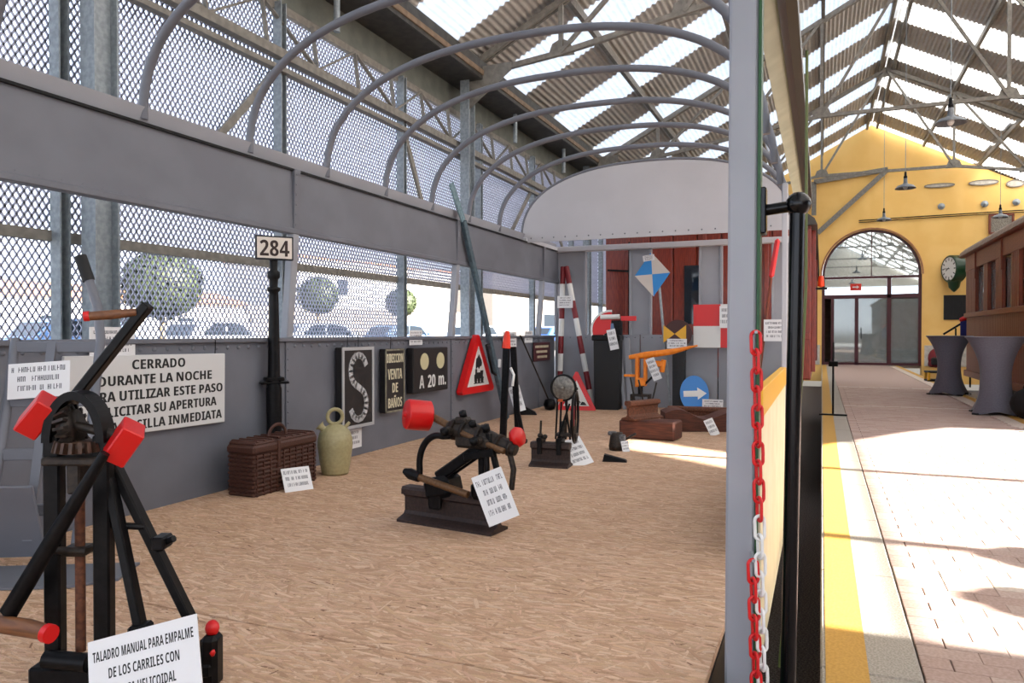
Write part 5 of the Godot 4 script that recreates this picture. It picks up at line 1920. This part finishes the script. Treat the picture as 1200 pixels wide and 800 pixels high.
	jf.bx(Vector3(-0.005, 0.012, 0), Vector3(0.19, 0.024, 0.13), 0.003)
	part("stand", jf, M.old_iron, j)
	# blue arrow disc
	var ar := thing("arrow_sign", "round blue traffic sign with a white arrow leaning on the end wall", "sign", P(-1.18, WF, 7.62), 18)
	var ab := Transform3D(Basis(Vector3.RIGHT, -0.2) * Basis(Vector3.BACK, 0.03), Vector3(0, 0.185, -0.02))
	var am := MB.new()
	am.prism(circle(0.185, 32, Vector2.ZERO, 0.78), 0.008, ab)
	part("disc", am, mat("sign_blue", Color(0.12, 0.46, 0.76), 0.4), ar)
	var aw := MB.new()
	aw.prism(poly([-0.11, -0.03, 0.03, -0.03, 0.03, -0.062, 0.12, 0.0, 0.03, 0.062, 0.03, 0.03, -0.11, 0.03]), 0.004, ab * at_z(0.006))
	part("arrow", aw, M.white_paint, ar)
	# red and white chequered board
	var ck := thing("chequered_board", "square red and white chequered signal board on a thin leg", "signal", P(-0.93, WF, 7.75), 0)
	for k in 4:
		var x := -0.15 + 0.27 * (k % 2)
		var y := 0.76 + 0.22 * (k / 2)
		var qm := MB.new()
		qm.bx(Vector3(x + 0.0, y, 0.0), Vector3(0.27, 0.22, 0.012))
		part("square", qm, M.red_paint if (k == 1 or k == 2) else M.white_paint, ck)
	var cl := MB.new()
	cl.bar(Vector3(0.1, 0, -0.01), Vector3(0.09, 0.7, -0.01), 0.02, 0.012)
	part("leg", cl, M.wagon_light, ck)
	# wooden sleepers with rail pieces
	var s := thing("sleeper_block", "sawn brown sleeper block carrying a rusty rail stub", "sleeper", P(-1.2, WF, 5.62), -6)
	var sb := MB.new()
	sb.bx(Vector3(0, 0.07, 0), Vector3(0.43, 0.14, 0.22), 0.012)
	part("timber", sb, M.sleeper_wood, s)
	var rs := thing("rail_section", "rusty rail stub standing on the brown sleeper block", "rail", P(-1.27, WF + 0.14, 5.66), 62)
	part("rail", rail_piece(0.34), M.rust, rs)
	var fp := thing("fish_plate", "rusty bent fish plate leaning behind the rail stub", "plate", P(-1.4, WF, 6.2), 10)
	var fpm := MB.new()
	fpm.prism(poly([-0.12, 0.0, 0.12, 0.0, 0.12, 0.1, 0.08, 0.18, -0.06, 0.2, -0.12, 0.15]), 0.05, Transform3D(Basis(Vector3.RIGHT, -0.2), Vector3.ZERO))
	part("plate", fpm, M.rust, fp)
	for q in [[-0.05, 0.17, -0.1, 0.42], [0.02, 0.17, -0.03, 0.4], [0.07, 0.15, 0.12, 0.38]]:
		var bt := MB.new()
		bt.cyl(Vector3(q[0], q[1], -0.05), Vector3(q[2], q[3], -0.07), 0.007, 8)
		part("spike", bt, M.old_iron, fp)
	var t2 := thing("worn_timber", "dark worn sleeper timber with rounded hollows beside the rail stub", "sleeper", P(-0.93, WF, 6.25), 20)
	var pf := PackedVector2Array()
	for i in 15:
		var u := i / 14.0
		pf.append(Vector2(-0.3 + 0.62 * u, 0.15 + 0.035 * sin(u * 9.0) - 0.03 * u))
	pf.append(Vector2(0.32, 0.0))
	pf.append(Vector2(-0.3, 0.0))
	var tm := MB.new()
	tm.prism(pf, 0.26)
	part("timber", tm, M.sleeper_wood, t2)
	var r2 := thing("rail_section", "long rusty rail lying across the worn timber", "rail", P(-1.0, WF, 6.72), 5)
	part("rail", rail_piece(0.55), M.rust, r2)
	# broom
	var bo := thing("brush", "long handled brush with red bristles hung upright in the far corner", "brush", P(-0.55, WF, 7.7), 0)
	var bh := MB.new()
	bh.cyl(Vector3(-0.06, 0.0, 0.0), Vector3(0.09, 1.34, 0.0), 0.014, 8)
	part("handle", bh, M.brown_wood, bo)
	var bb := MB.new()
	bb.bar(Vector3(0.09, 1.34, 0), Vector3(0.15, 1.72, 0), 0.05, 0.05, Vector3.BACK, 0.02)
	part("bristles", bb, M.red_paint, bo)

func build_cards() -> void:
	card("white printed card fixed to the grey hand truck", P(-2.52, 0.925, 1.75), 28, -12, 0.205, 0.125, 0, 4)
	card("white printed card on the grey side above the notice board", P(-2.782, 1.045, 2.26), 90, 0, 0.22, 0.13, 1)
	card("white printed card leaning against the wicker hamper", P(-2.44, WF, 3.05), 62, -28, 0.15, 0.125, 2)
	card("white printed card on the wall under the letter S board", P(-2.785, 0.405, 4.0), 90, 0, 0.22, 0.125, 4)
	card("white printed card hanging from the red capped drill", P(-1.125, WF + 0.075, 2.62), 20, -14, 0.125, 0.2, 3, 22)
	card("white printed card leaning on the flywheel drill", P(-1.32, WF, 4.3), 28, -40, 0.13, 0.2, 5, 20)
	card("white printed card propped on the small clamp tool", P(-1.21, WF, 4.9), 20, -20, 0.05, 0.075, 6, 8)
	card("white printed card above the black distance board", P(-2.785, 1.06, 4.82), 90, 0, 0.19, 0.11, 7)
	card("white printed card tied to the orange tipped lever", P(-2.02, WF + 0.23, 5.0), 25, -10, 0.085, 0.19, 8, 15)
	card("white printed card on the side beyond the train warning sign", P(-2.785, 1.0, 6.62), 90, 0, 0.34, 0.16, 9)
	card("white printed card tucked behind the leaning weighted rod", P(-2.785, 1.05, 7.12), 90, 0, 0.22, 0.12, 10)
	card("white printed card tied across the striped trestle", P(-2.56, 1.42, 7.62), 8, 0, 0.17, 0.13, 11)
	card("white printed card hung on the black signal cabinet", P(-1.95, 0.98, 7.4), 5, 0, 0.09, 0.21, 12, 12)
	card("white printed card at the top of the blue diamond signal", P(-1.66, 1.9, 7.68), 0, 0, 0.12, 0.06, 13, 8)
	card("white printed card below the hourglass signal", P(-1.36, 0.99, 7.62), 0, 0, 0.2, 0.1, 14)
	card("white printed card dangling from the orange jack", P(-1.45, 0.7, 7.12), 5, 0, 0.085, 0.22, 15, 22)
	card("white printed card on the corner of the chequered board", P(-0.87, 1.2, 7.7), 0, 0, 0.16, 0.22, 16)
	card("white printed card standing beside the blue arrow sign", P(-0.99, WF + 0.03, 7.5), 0, -8, 0.2, 0.115, 17)
	card("white printed card leaning on the worn timber", P(-0.76, WF, 5.95), 20, -20, 0.075, 0.14, 18, 22)
	card("white printed card in front of the red bristled brush", P(-0.42, 1.07, 7.6), 0, 0, 0.2, 0.21, 19)

func chain(o: Node3D, from: Vector3, to: Vector3, colours: Array) -> void:
	var pitch := 0.042
	var n := int(from.distance_to(to) / pitch)
	var dir := (to - from).normalized()
	var lk := MB.new()
	var pts := []
	for i in 20:
		var a := TAU * i / 20
		pts.append(Vector3(0.0115 * cos(a), 0.0155 * signf(sin(a)) + 0.0115 * sin(a), 0))
	lk.tube(pts, 0.0038, 7, true)
	var lm := lk.mesh()
	for i in n:
		var m := put(lm, "link", colours[mini(int(float(i) / n * colours.size()), colours.size() - 1)], o)
		var b := Basis(Quaternion(Vector3.UP, -dir)) * Basis(Vector3.UP, 0.5 + (PI / 2 if i % 2 else 0.0))
		m.transform = Transform3D(b, from + dir * pitch * (i + 0.5))

func build_chain() -> void:
	var o := thing("barrier_chain", "red plastic chain turning white hung down the grey door post", "chain", Vector3.ZERO)
	var r: Material = mat("chain_red", Color(0.80, 0.07, 0.09), 0.4)
	var w: Material = mat("chain_white", Color(0.88, 0.88, 0.87), 0.4)
	chain(o, P(-0.139, 1.148, 1.78), P(-0.118, 0.3, 1.76), [r, r, r, w, w, w])
	var o2 := thing("barrier_chain", "short red plastic chain hooked lower on the grey door post", "chain", Vector3.ZERO)
	chain(o2, P(-0.142, 0.63, 1.76), P(-0.128, 0.2, 1.75), [r])
	var hk := MB.new()
	hk.cyl(P(-0.15, 1.15, 1.83), P(-0.138, 1.152, 1.775), 0.004, 6)
	part("hook", hk, M.galvanised, o)
	var hk2 := MB.new()
	hk2.cyl(P(-0.15, 0.632, 1.83), P(-0.14, 0.634, 1.755), 0.004, 6)
	part("hook", hk2, M.galvanised, o2)

# ------------------------------------------------------------------ platform furniture
func cocktail_table(label: String, at: Vector3, turn: float) -> void:
	var o := thing("cocktail_table", label, "table", at, turn, "tall tables in stretched grey covers")
	var cl := noisy("grey_cover", Color(0.38, 0.38, 0.43), Color(0.42, 0.42, 0.47), 0.8, 3.0, 0.05)
	cl.rim_enabled = true
	cl.rim = 0.3
	# stretched cover: round at the top, drawn to four feet at the bottom
	var s := MB.new()
	var rows := 20
	var seg := 48
	var g := []
	for i in rows + 1:
		var t := float(i) / rows
		var row := []
		for k in seg:
			var a := TAU * k / seg
			var waist := 0.19 + 0.19 * pow(absf(t - 0.48) / 0.52, 2.1)
			var foot := pow(maxf(0.0, 1.0 - t / 0.42), 1.6)
			var lobe := 0.5 + 0.5 * cos(4.0 * a)
			var r := waist - foot * (1.0 - pow(lobe, 1.2)) * 0.10 + foot * 0.02
			var y := t * 1.09 + foot * (1.0 - lobe) * 0.045 * (1.0 - t)
			row.append(Vector3(cos(a) * r, y + 0.005, sin(a) * r))
		g.append(row)
	for i in rows:
		for k in seg:
			var k2 := (k + 1) % seg
			var q := [g[i][k], g[i][k2], g[i + 1][k2], g[i + 1][k]]
			var na: Vector3 = Vector3(q[0].x, 0, q[0].z).normalized()
			var nb: Vector3 = Vector3(q[1].x, 0, q[1].z).normalized()
			s.quad4(q[0], q[1], q[2], q[3], na, nb, nb, na)
	part("cover", s, cl, o)
	var t2 := MB.new()
	t2.lathe([[0.0, 1.1], [0.375, 1.1], [0.385, 1.092], [0.38, 1.08]], Transform3D(), 48)
	part("table_top", t2, cl, o)
	for k in 4:
		var f := MB.new()
		var a := PI / 2 * k
		f.bx(Vector3(cos(a) * 0.35, 0.012, sin(a) * 0.35), Vector3(0.09, 0.024, 0.09), 0.008)
		part("foot", f, M.rubber, o)

func build_platform_things() -> void:
	cocktail_table("tall table in a stretched grey cover farther along the platform", P(2.2, 0, 15.95), 20)
	cocktail_table("tall table in a stretched grey cover nearer the coach window", P(2.28, 0, 12.35), 40)
	# barrier stand on the platform edge
	var o := thing("barrier_stand", "slim black stand with a flat cross foot on the yellow line", "stand", P(0.13, 0, 11.25), 0)
	var b := MB.new()
	b.bx(Vector3(0.02, 0.012, 0), Vector3(0.36, 0.024, 0.05), 0.004)
	part("foot", b, M.black_iron, o)
	var p := MB.new()
	p.cyl(Vector3(0.02, 0.02, 0), Vector3(0.02, 1.02, 0), 0.014, 10)
	part("pole", p, M.black_iron, o)
	var t := MB.new()
	t.box(Transform3D(Basis(Vector3.RIGHT, 0.5), Vector3(0.02, 0.72, 0.02)), Vector3(0.12, 0.08, 0.02), 0.005)
	part("bracket", t, M.black_iron, o)
	# clock
	var c := thing("station_clock", "dark green drum clock with a white dial on the yellow wall", "clock", P(4.1, 3.3, 28.75), -66)
	var cb := MB.new()
	cb.lathe([[0.0, -0.2], [0.42, -0.2], [0.46, -0.16], [0.46, 0.16], [0.42, 0.2], [0.4, 0.2], [0.4, 0.17], [0.0, 0.17]], Transform3D(Basis(Vector3.RIGHT, PI / 2), Vector3.ZERO), 32)
	part("drum", cb, mat("clock_green", Color(0.07, 0.20, 0.11), 0.35), c)
	var cd := MB.new()
	cd.prism(circle(0.39, 32), 0.01, at_z(0.178))
	var dial := part("dial", cd, M.white_paint, c)
	for i in 12:
		var m := MB.new()
		var a := TAU * i / 12
		m.bar(Vector3(cos(a) * 0.27, sin(a) * 0.27, 0.186), Vector3(cos(a) * 0.36, sin(a) * 0.36, 0.186), 0.035, 0.004, Vector3.BACK)
		part("hour_mark", m, M.ink, dial)
	var hh := MB.new()
	hh.bar(Vector3(0.05, 0.0, 0.19), Vector3(-0.27, 0.02, 0.19), 0.022, 0.004, Vector3.BACK)
	hh.bar(Vector3(0.0, 0.04, 0.19), Vector3(-0.16, -0.06, 0.19), 0.03, 0.004, Vector3.BACK)
	part("hands", hh, M.ink, dial)
	var ct := MB.new()
	ct.lathe([[0.0, -0.78], [0.06, -0.74], [0.16, -0.62], [0.2, -0.42], [0.2, -0.36]], Transform3D(), 20)
	part("base_cup", ct, M.clock_green, c)
	var ca := MB.new()
	ca.bx(Vector3(-0.25, 0.0, -0.3), Vector3(0.08, 0.1, 0.5), 0.01)
	part("wall_arm", ca, M.clock_green, c)
	# black banner and framed notice
	var bn := thing("black_banner", "black cloth banner hanging on the yellow wall below the clock", "banner", P(4.25, 1.6, 29.17), 0)
	var bm := MB.new()
	for i in 8:
		var x0 := -0.4 + 0.1 * i
		bm.bar(Vector3(x0, 0.42, 0.01 * (i % 2)), Vector3(x0 + 0.1, 0.42, 0.01 * ((i + 1) % 2)), 0.84, 0.012, Vector3.BACK)
	part("cloth", bm, M.rubber, bn)
	var fr := thing("framed_notice", "small wood framed notice high on the yellow wall above the coach", "picture", P(5.5, 4.78, 29.12), 0)
	var fm := MB.new()
	for q in [[0, 0.3, 0.72, 0.07], [0, -0.3, 0.72, 0.07], [0.33, 0, 0.07, 0.6], [-0.33, 0, 0.07, 0.6]]:
		fm.bx(Vector3(q[0], q[1], 0.02), Vector3(q[2], q[3], 0.05), 0.008)
	part("frame", fm, M.brown_wood, fr)
	var fg := MB.new()
	fg.bx(Vector3(0, 0, 0.01), Vector3(0.62, 0.56, 0.02))
	part("sheet", fg, noisy("notice_grey", Color(0.40, 0.37, 0.33), Color(0.56, 0.53, 0.48), 0.5, 4.0), fr)
	# small reliefs on the wall
	var names := [["flat pale ledge plaque left of the others on the yellow wall", 3.7, 6.2, 0.9, 0.12], ["flat pale ledge plaque with two knobs on the yellow wall", 5.0, 6.2, 0.85, 0.16], ["oval pale plaque with dark rim on the yellow wall", 5.9, 6.1, 0.5, 0.22]]
	for q in names:
		var rl := thing("wall_plaque", q[0], "plaque", P(q[1], q[2], 29.17), 0)
		var rm := MB.new()
		rm.prism(circle(q[4] / 2, 20, Vector2.ZERO, q[3] / q[4]), 0.05)
		part("plaque", rm, M.dado, rl)
		var rr := MB.new()
		for i in 20:
			var a := TAU * i / 20
			var b2 := TAU * (i + 1) / 20
			rr.bar(Vector3(cos(a) * q[3] / 2, sin(a) * q[4] / 2, 0.02), Vector3(cos(b2) * q[3] / 2, sin(b2) * q[4] / 2, 0.02), 0.03, 0.04, Vector3.BACK)
		part("rim", rr, M.steel_paint, rl)
	for q in [["round metal wall boss below the left ledge plaque", 3.76], ["round metal wall boss below the knobbed plaque", 5.03], ["round metal wall boss below the oval plaque", 5.93]]:
		var bo := thing("wall_boss", q[0], "boss", P(q[1], 5.48, 29.17), 0)
		var bom := MB.new()
		bom.lathe([[0.0, 0.08], [0.04, 0.07], [0.05, 0.04], [0.11, 0.03], [0.11, 0.0]], Transform3D(Basis(Vector3.RIGHT, PI / 2), Vector3.ZERO), 18)
		part("boss", bom, M.galvanised, bo)
	var cbm := MB.new()
	cbm.tube([P(1.2, 5.14, 29.13), P(3.0, 5.17, 29.13), P(6.0, 5.2, 29.13), P(8.0, 5.2, 29.13)], 0.018, 6)
	cbm.tube([P(1.2, 5.07, 29.13), P(3.0, 5.11, 29.13), P(6.0, 5.14, 29.13), P(8.0, 5.14, 29.13)], 0.014, 6)
	var cbo := thing("wall_cable", "pair of thin cables running along the yellow wall", "cable")
	part("cable", cbm, M.black_iron, cbo)
	# painted steel bracket on the wall
	var sb := thing("steel_bracket", "pale grey steel strut bracket fixed to the yellow wall", "bracket", P(0, 0, 29.0))
	for q in [[-0.28, 6.6, 2.1, 6.85], [2.1, 6.85, -0.15, 4.75], [-0.28, 5.4, -0.28, 6.6]]:
		var m := MB.new()
		m.bar(Vector3(q[0], q[1], 0), Vector3(q[2], q[3], 0), 0.16, 0.1, Vector3.BACK)
		part("strut", m, M.steel_paint, sb)
	# rucksack, crate, info stand
	var rk := thing("rucksack", "dark red rucksack standing on the ground against the yellow wall", "bag", P(3.55, 0.0, 28.6), 10)
	var rkm := MB.new()
	rkm.ball(Vector3(0, 0.3, 0), Vector3(0.24, 0.32, 0.16), 16)
	rkm.bx(Vector3(0, 0.1, 0), Vector3(0.42, 0.2, 0.28), 0.05)
	part("sack", rkm, mat("bag_red", Color(0.42, 0.05, 0.09), 0.7), rk)
	var rkp := MB.new()
	rkp.bx(Vector3(-0.06, 0.2, 0.14), Vector3(0.24, 0.26, 0.1), 0.04)
	part("pocket", rkp, M.rubber, rk)
	var rks := MB.new()
	rks.torus(Transform3D(Basis(), Vector3(0, 0.62, 0)), 0.05, 0.012, 12, 6, 0.0, PI)
	part("loop", rks, M.rubber, rk)
	var cr := thing("low_crate", "low black crate with yellow corners on the platform", "crate", P(2.55, 0.0, 20.2), 5)
	cr.scale = Vector3(1, 0.66, 1)
	var cm := MB.new()
	for y in [0.04, 0.34]:
		cm.bx(Vector3(0, y, 0), Vector3(0.5, 0.07, 0.4), 0.01)
	part("tray", cm, M.rubber, cr)
	for x in [-0.22, 0.22]:
		var cpm := MB.new()
		cpm.bx(Vector3(x, 0.19, 0.17), Vector3(0.06, 0.3, 0.06), 0.008)
		cpm.bx(Vector3(x, 0.19, -0.17), Vector3(0.06, 0.3, 0.06), 0.008)
		part("corner", cpm, M.yellow_paint, cr)
	var st := thing("folding_stand", "black folding stand holding red and blue cloths beside the brown coach", "stand", P(2.75, 0, 18.2), 0)
	var sm := MB.new()
	sm.bar(Vector3(-0.12, 0.0, 0), Vector3(-0.12, 1.25, 0), 0.03, 0.03)
	sm.bar(Vector3(-0.35, 1.12, 0), Vector3(0.2, 1.5, 0), 0.03, 0.04)
	sm.bar(Vector3(0.15, 0.0, 0), Vector3(0.15, 1.45, 0), 0.03, 0.03)
	part("frame", sm, M.black_iron, st)
	var sr := MB.new()
	sr.box(Transform3D(Basis(Vector3.BACK, 0.55), Vector3(0.1, 1.5, 0)), Vector3(0.35, 0.09, 0.12), 0.03)
	part("red_cloth", sr, M.red_paint, st)
	var sl := MB.new()
	sl.bx(Vector3(0.08, 1.15, 0.02), Vector3(0.24, 0.52, 0.06), 0.02)
	part("blue_cloth", sl, mat("cloth_blue", Color(0.06, 0.12, 0.42), 0.8), st)
	var tb := thing("dark_holdall", "black holdall on the ground between the covered table and the coach", "bag", P(2.36, 0.0, 11.85), 0)
	var tm := MB.new()
	tm.ball(Vector3(0.25, 0.2, 0), Vector3(0.26, 0.22, 0.2), 16)
	part("bag", tm, M.rubber, tb)
	var tbh := MB.new()
	tbh.torus(Transform3D(Basis(), Vector3(0.25, 0.4, 0)), 0.1, 0.012, 14, 6, 0.0, PI)
	part("handle", tbh, M.rubber, tb)

func build_lamps() -> void:
	var spots := [[1.6, 4.0, 11.6, "nearest in the row under the ridge, below a truss"], [1.6, 4.18, 17.5, "second in the row under the ridge"], [1.6, 4.32, 23.3, "above the arched door"], [4.4, 4.25, 23.4, "hanging over the brown coach roof"]]
	for q in spots:
		var o := thing("pendant_lamp", "grey enamel pendant lamp " + q[3], "lamp", P(q[0], q[1], q[2]), 0.0, "pendant lamps under the station roof")
		var top: float = 8.5 - 0.53125 * absf(q[0] - 1.6) - q[1] + 0.02
		var w := MB.new()
		w.cyl(Vector3(0, 0.2, 0), Vector3(0, top, 0), 0.007, 6)
		part("wire", w, M.galvanised, o)
		var s := MB.new()
		s.lathe([[0.035, 0.2], [0.04, 0.1], [0.06, 0.075], [0.15, 0.045], [0.19, 0.0], [0.2, -0.015], [0.185, -0.01], [0.14, 0.03], [0.05, 0.06], [0.0, 0.065]], Transform3D(), 28)
		part("shade", s, noisy("lamp_enamel", Color(0.36, 0.38, 0.40), Color(0.46, 0.48, 0.50), 0.35, 3.0), o)
		var c := MB.new()
		c.lathe([[0.0, 0.34], [0.02, 0.33], [0.025, 0.25], [0.036, 0.24], [0.036, 0.19], [0.0, 0.19]], Transform3D(), 12)
		part("cap", c, M.black_iron, o)
		var b := MB.new()
		b.ball(Vector3(0, 0.01, 0), Vector3(0.045, 0.055, 0.045), 12)
		part("bulb", b, M.white_paint, o)

# ------------------------------------------------------------------ bystander outside the frame, seen in the photograph only by the shadow on the paving
func body_mesh(bones: Array, cell: float, k: float) -> ArrayMesh:
	var lo := Vector3(1e9, 1e9, 1e9)
	var hi := -lo
	for b in bones:
		for e in [[b[0], b[2]], [b[1], b[3]]]:
			lo = lo.min(e[0] - Vector3.ONE * (e[1] + 2 * cell))
			hi = hi.max(e[0] + Vector3.ONE * (e[1] + 2 * cell))
	var nx := int((hi.x - lo.x) / cell) + 2
	var ny := int((hi.y - lo.y) / cell) + 2
	var nz := int((hi.z - lo.z) / cell) + 2
	var f := PackedFloat32Array()
	f.resize(nx * ny * nz)
	f.fill(1.0)
	for b in bones:
		var pad: float = maxf(b[2], b[3]) + 2.5 * cell + k
		var l: Vector3 = (b[0] as Vector3).min(b[1]) - Vector3.ONE * pad
		var h: Vector3 = (b[0] as Vector3).max(b[1]) + Vector3.ONE * pad
		var ab: Vector3 = b[1] - b[0]
		var ll := maxf(ab.length_squared(), 1e-9)
		for z in range(maxi(0, int((l.z - lo.z) / cell)), mini(nz, int((h.z - lo.z) / cell) + 1)):
			for y in range(maxi(0, int((l.y - lo.y) / cell)), mini(ny, int((h.y - lo.y) / cell) + 1)):
				for x in range(maxi(0, int((l.x - lo.x) / cell)), mini(nx, int((h.x - lo.x) / cell) + 1)):
					var p := lo + Vector3(x, y, z) * cell
					var t := clampf((p - b[0]).dot(ab) / ll, 0, 1)
					var d: float = p.distance_to(b[0] + ab * t) - lerpf(b[2], b[3], t)
					var at := (z * ny + y) * nx + x
					var c := f[at]
					var m := clampf(0.5 + 0.5 * (c - d) / k, 0, 1)
					f[at] = lerpf(c, d, m) - k * m * (1.0 - m)
	var ids := {}
	var vs := PackedVector3Array()
	for z in nz - 1:
		for y in ny - 1:
			for x in nx - 1:
				var at := (z * ny + y) * nx + x
				var s := 0
				var cs := []
				for q in 8:
					var v := f[at + (q & 1) + ((q >> 1) & 1) * nx + (q >> 2) * nx * ny]
					cs.append(v)
					if v < 0:
						s += 1
				if s == 0 or s == 8:
					continue
				var sum := Vector3.ZERO
				var cnt := 0
				for e in [[0, 1], [2, 3], [4, 5], [6, 7], [0, 2], [1, 3], [4, 6], [5, 7], [0, 4], [1, 5], [2, 6], [3, 7]]:
					var a: float = cs[e[0]]
					var b2: float = cs[e[1]]
					if (a < 0) != (b2 < 0):
						var u := a / (a - b2)
						var p0 := Vector3(e[0] & 1, (e[0] >> 1) & 1, e[0] >> 2)
						var p1 := Vector3(e[1] & 1, (e[1] >> 1) & 1, e[1] >> 2)
						sum += p0.lerp(p1, u)
						cnt += 1
				ids[at] = vs.size()
				vs.append(lo + (Vector3(x, y, z) + sum / cnt) * cell)
	var st := SurfaceTool.new()
	st.begin(Mesh.PRIMITIVE_TRIANGLES)
	st.set_smooth_group(0)
	for v in vs:
		st.add_vertex(v)
	var step := [1, nx, nx * ny]
	for at in ids:
		var c := f[at]
		for ax in 3:
			if (c < 0) == (f[at + step[ax]] < 0):
				continue
			var u: int = step[(ax + 1) % 3]
			var w: int = step[(ax + 2) % 3]
			if not (ids.has(at - u) and ids.has(at - w) and ids.has(at - u - w)):
				continue
			var q := [ids[at], ids[at - u], ids[at - u - w], ids[at - w]]
			if c < 0:
				q.reverse()
			for i in [0, 1, 2, 0, 2, 3]:
				st.add_index(q[i])
	st.generate_normals()
	return st.commit()

func build_person() -> void:
	bystander("standing person in dark clothes holding up a phone by the barred opening", P(4.78, 0, 4.5), Color(0.12, 0.12, 0.14), "the person in dark clothes")
	bystander("added unseen person in grey clothes holding up a phone by the barred opening", P(4.6, 0, 3.75), Color(0.40, 0.40, 0.42), "the person in grey clothes")  # second unseen figure, added to enlarge the shadow on the paving

func bystander(label: String, where: Vector3, cloth: Color, who: String) -> void:
	var o := thing("person", label, "person", where, 90)
	var J := [
		[Vector3(-0.1, 0.08, 0), Vector3(-0.1, 0.48, 0.01), 0.045, 0.062], [Vector3(-0.1, 0.48, 0.01), Vector3(-0.09, 0.9, 0), 0.065, 0.09],
		[Vector3(0.1, 0.08, 0), Vector3(0.1, 0.48, 0.01), 0.045, 0.062], [Vector3(0.1, 0.48, 0.01), Vector3(0.09, 0.9, 0), 0.065, 0.09],
		[Vector3(-0.1, 0.045, -0.04), Vector3(-0.12, 0.035, 0.16), 0.042, 0.032], [Vector3(0.1, 0.045, -0.04), Vector3(0.12, 0.035, 0.16), 0.042, 0.032],
		[Vector3(-0.07, 0.95, 0), Vector3(0.07, 0.95, 0), 0.12, 0.12], [Vector3(0, 0.98, 0), Vector3(0, 1.3, 0), 0.13, 0.14],
		[Vector3(-0.15, 1.4, 0), Vector3(0.15, 1.4, 0), 0.075, 0.075], [Vector3(0, 1.38, 0), Vector3(0, 1.52, 0.01), 0.065, 0.055],
		[Vector3(0.19, 1.39, 0), Vector3(0.23, 1.12, 0.0), 0.05, 0.04], [Vector3(0.23, 1.12, 0), Vector3(0.16, 0.95, 0.14), 0.038, 0.028],
		[Vector3(-0.19, 1.39, 0), Vector3(-0.42, 1.3, 0.1), 0.05, 0.04], [Vector3(-0.42, 1.3, 0.1), Vector3(-0.5, 1.55, 0.2), 0.038, 0.028],
	]
	put(body_mesh(J, 0.016, 0.03), "body", mat("clothes_%d" % int(cloth.r * 100), cloth, 0.8), o)
	var skin := mat("skin", Color(0.72, 0.52, 0.42), 0.6)
	var H := [[Vector3(0, 1.6, 0.02), Vector3(0, 1.66, 0.0), 0.075, 0.09], [Vector3(0, 1.56, 0.055), Vector3(0, 1.6, 0.06), 0.03, 0.04], [Vector3(0, 1.615, 0.09), Vector3(0, 1.6, 0.11), 0.012, 0.014], [Vector3(-0.09, 1.62, 0), Vector3(-0.093, 1.65, -0.005), 0.012, 0.016], [Vector3(0.09, 1.62, 0), Vector3(0.093, 1.65, -0.005), 0.012, 0.016]]
	put(body_mesh(H, 0.009, 0.015), "head", skin, o)
	var hr := MB.new()
	hr.ball(Vector3(0, 1.68, -0.018), Vector3(0.1, 0.085, 0.105), 16)
	part("hair", hr, M.brown_wood, o)
	var ht := MB.new()
	ht.lathe([[0.0, 1.8], [0.08, 1.79], [0.1, 1.72], [0.22, 1.7], [0.22, 1.69], [0.1, 1.69]], Transform3D(), 24)
	part("added_hat", ht, M.brown_wood, o)  # wide brim added to broaden the shadow of the head
	for s in [-1, 1]:
		var e := MB.new()
		e.ball(Vector3(0.03 * s, 1.64, 0.085), Vector3(0.011, 0.008, 0.008), 8)
		part("eye", e, M.ink, o)
	for q in [[Vector3(-0.5, 1.55, 0.2), Vector3(-0.03, 0.09, 0.03)], [Vector3(0.16, 0.95, 0.14), Vector3(-0.02, -0.09, 0.04)]]:
		var w: Vector3 = q[0]
		var d: Vector3 = q[1]
		var sd := d.cross(Vector3(0, 0, 1)).normalized()
		var hb := [[w, w + d * 0.9, 0.026, 0.03]]
		for i in 4:
			var b := w + d * 0.95 + sd * (0.024 - 0.016 * i)
			hb.append([b, b + d * [0.38, 0.48, 0.45, 0.34][i], 0.0095, 0.009])
			hb.append([b + d * [0.38, 0.48, 0.45, 0.34][i], b + d * [0.7, 0.85, 0.8, 0.62][i] + Vector3(0, 0, 0.02), 0.009, 0.008])
		hb.append([w + d * 0.35, w + d * 0.7 + sd * 0.055, 0.012, 0.009])
		put(body_mesh(hb, 0.005, 0.006), "hand", skin, o)
	var ph := thing("camera_phone", "small black phone held up by " + who, "phone", where + Basis(Vector3.UP, PI / 2) * Vector3(-0.54, 1.68, 0.27), 90)
	var pm := MB.new()
	pm.bx(Vector3.ZERO, Vector3(0.075, 0.15, 0.009), 0.003)
	part("case", pm, M.rubber, ph)
	var pg := MB.new()
	pg.bx(Vector3(0, 0, -0.005), Vector3(0.068, 0.142, 0.002))
	part("glass", pg, M.car_glass, ph)
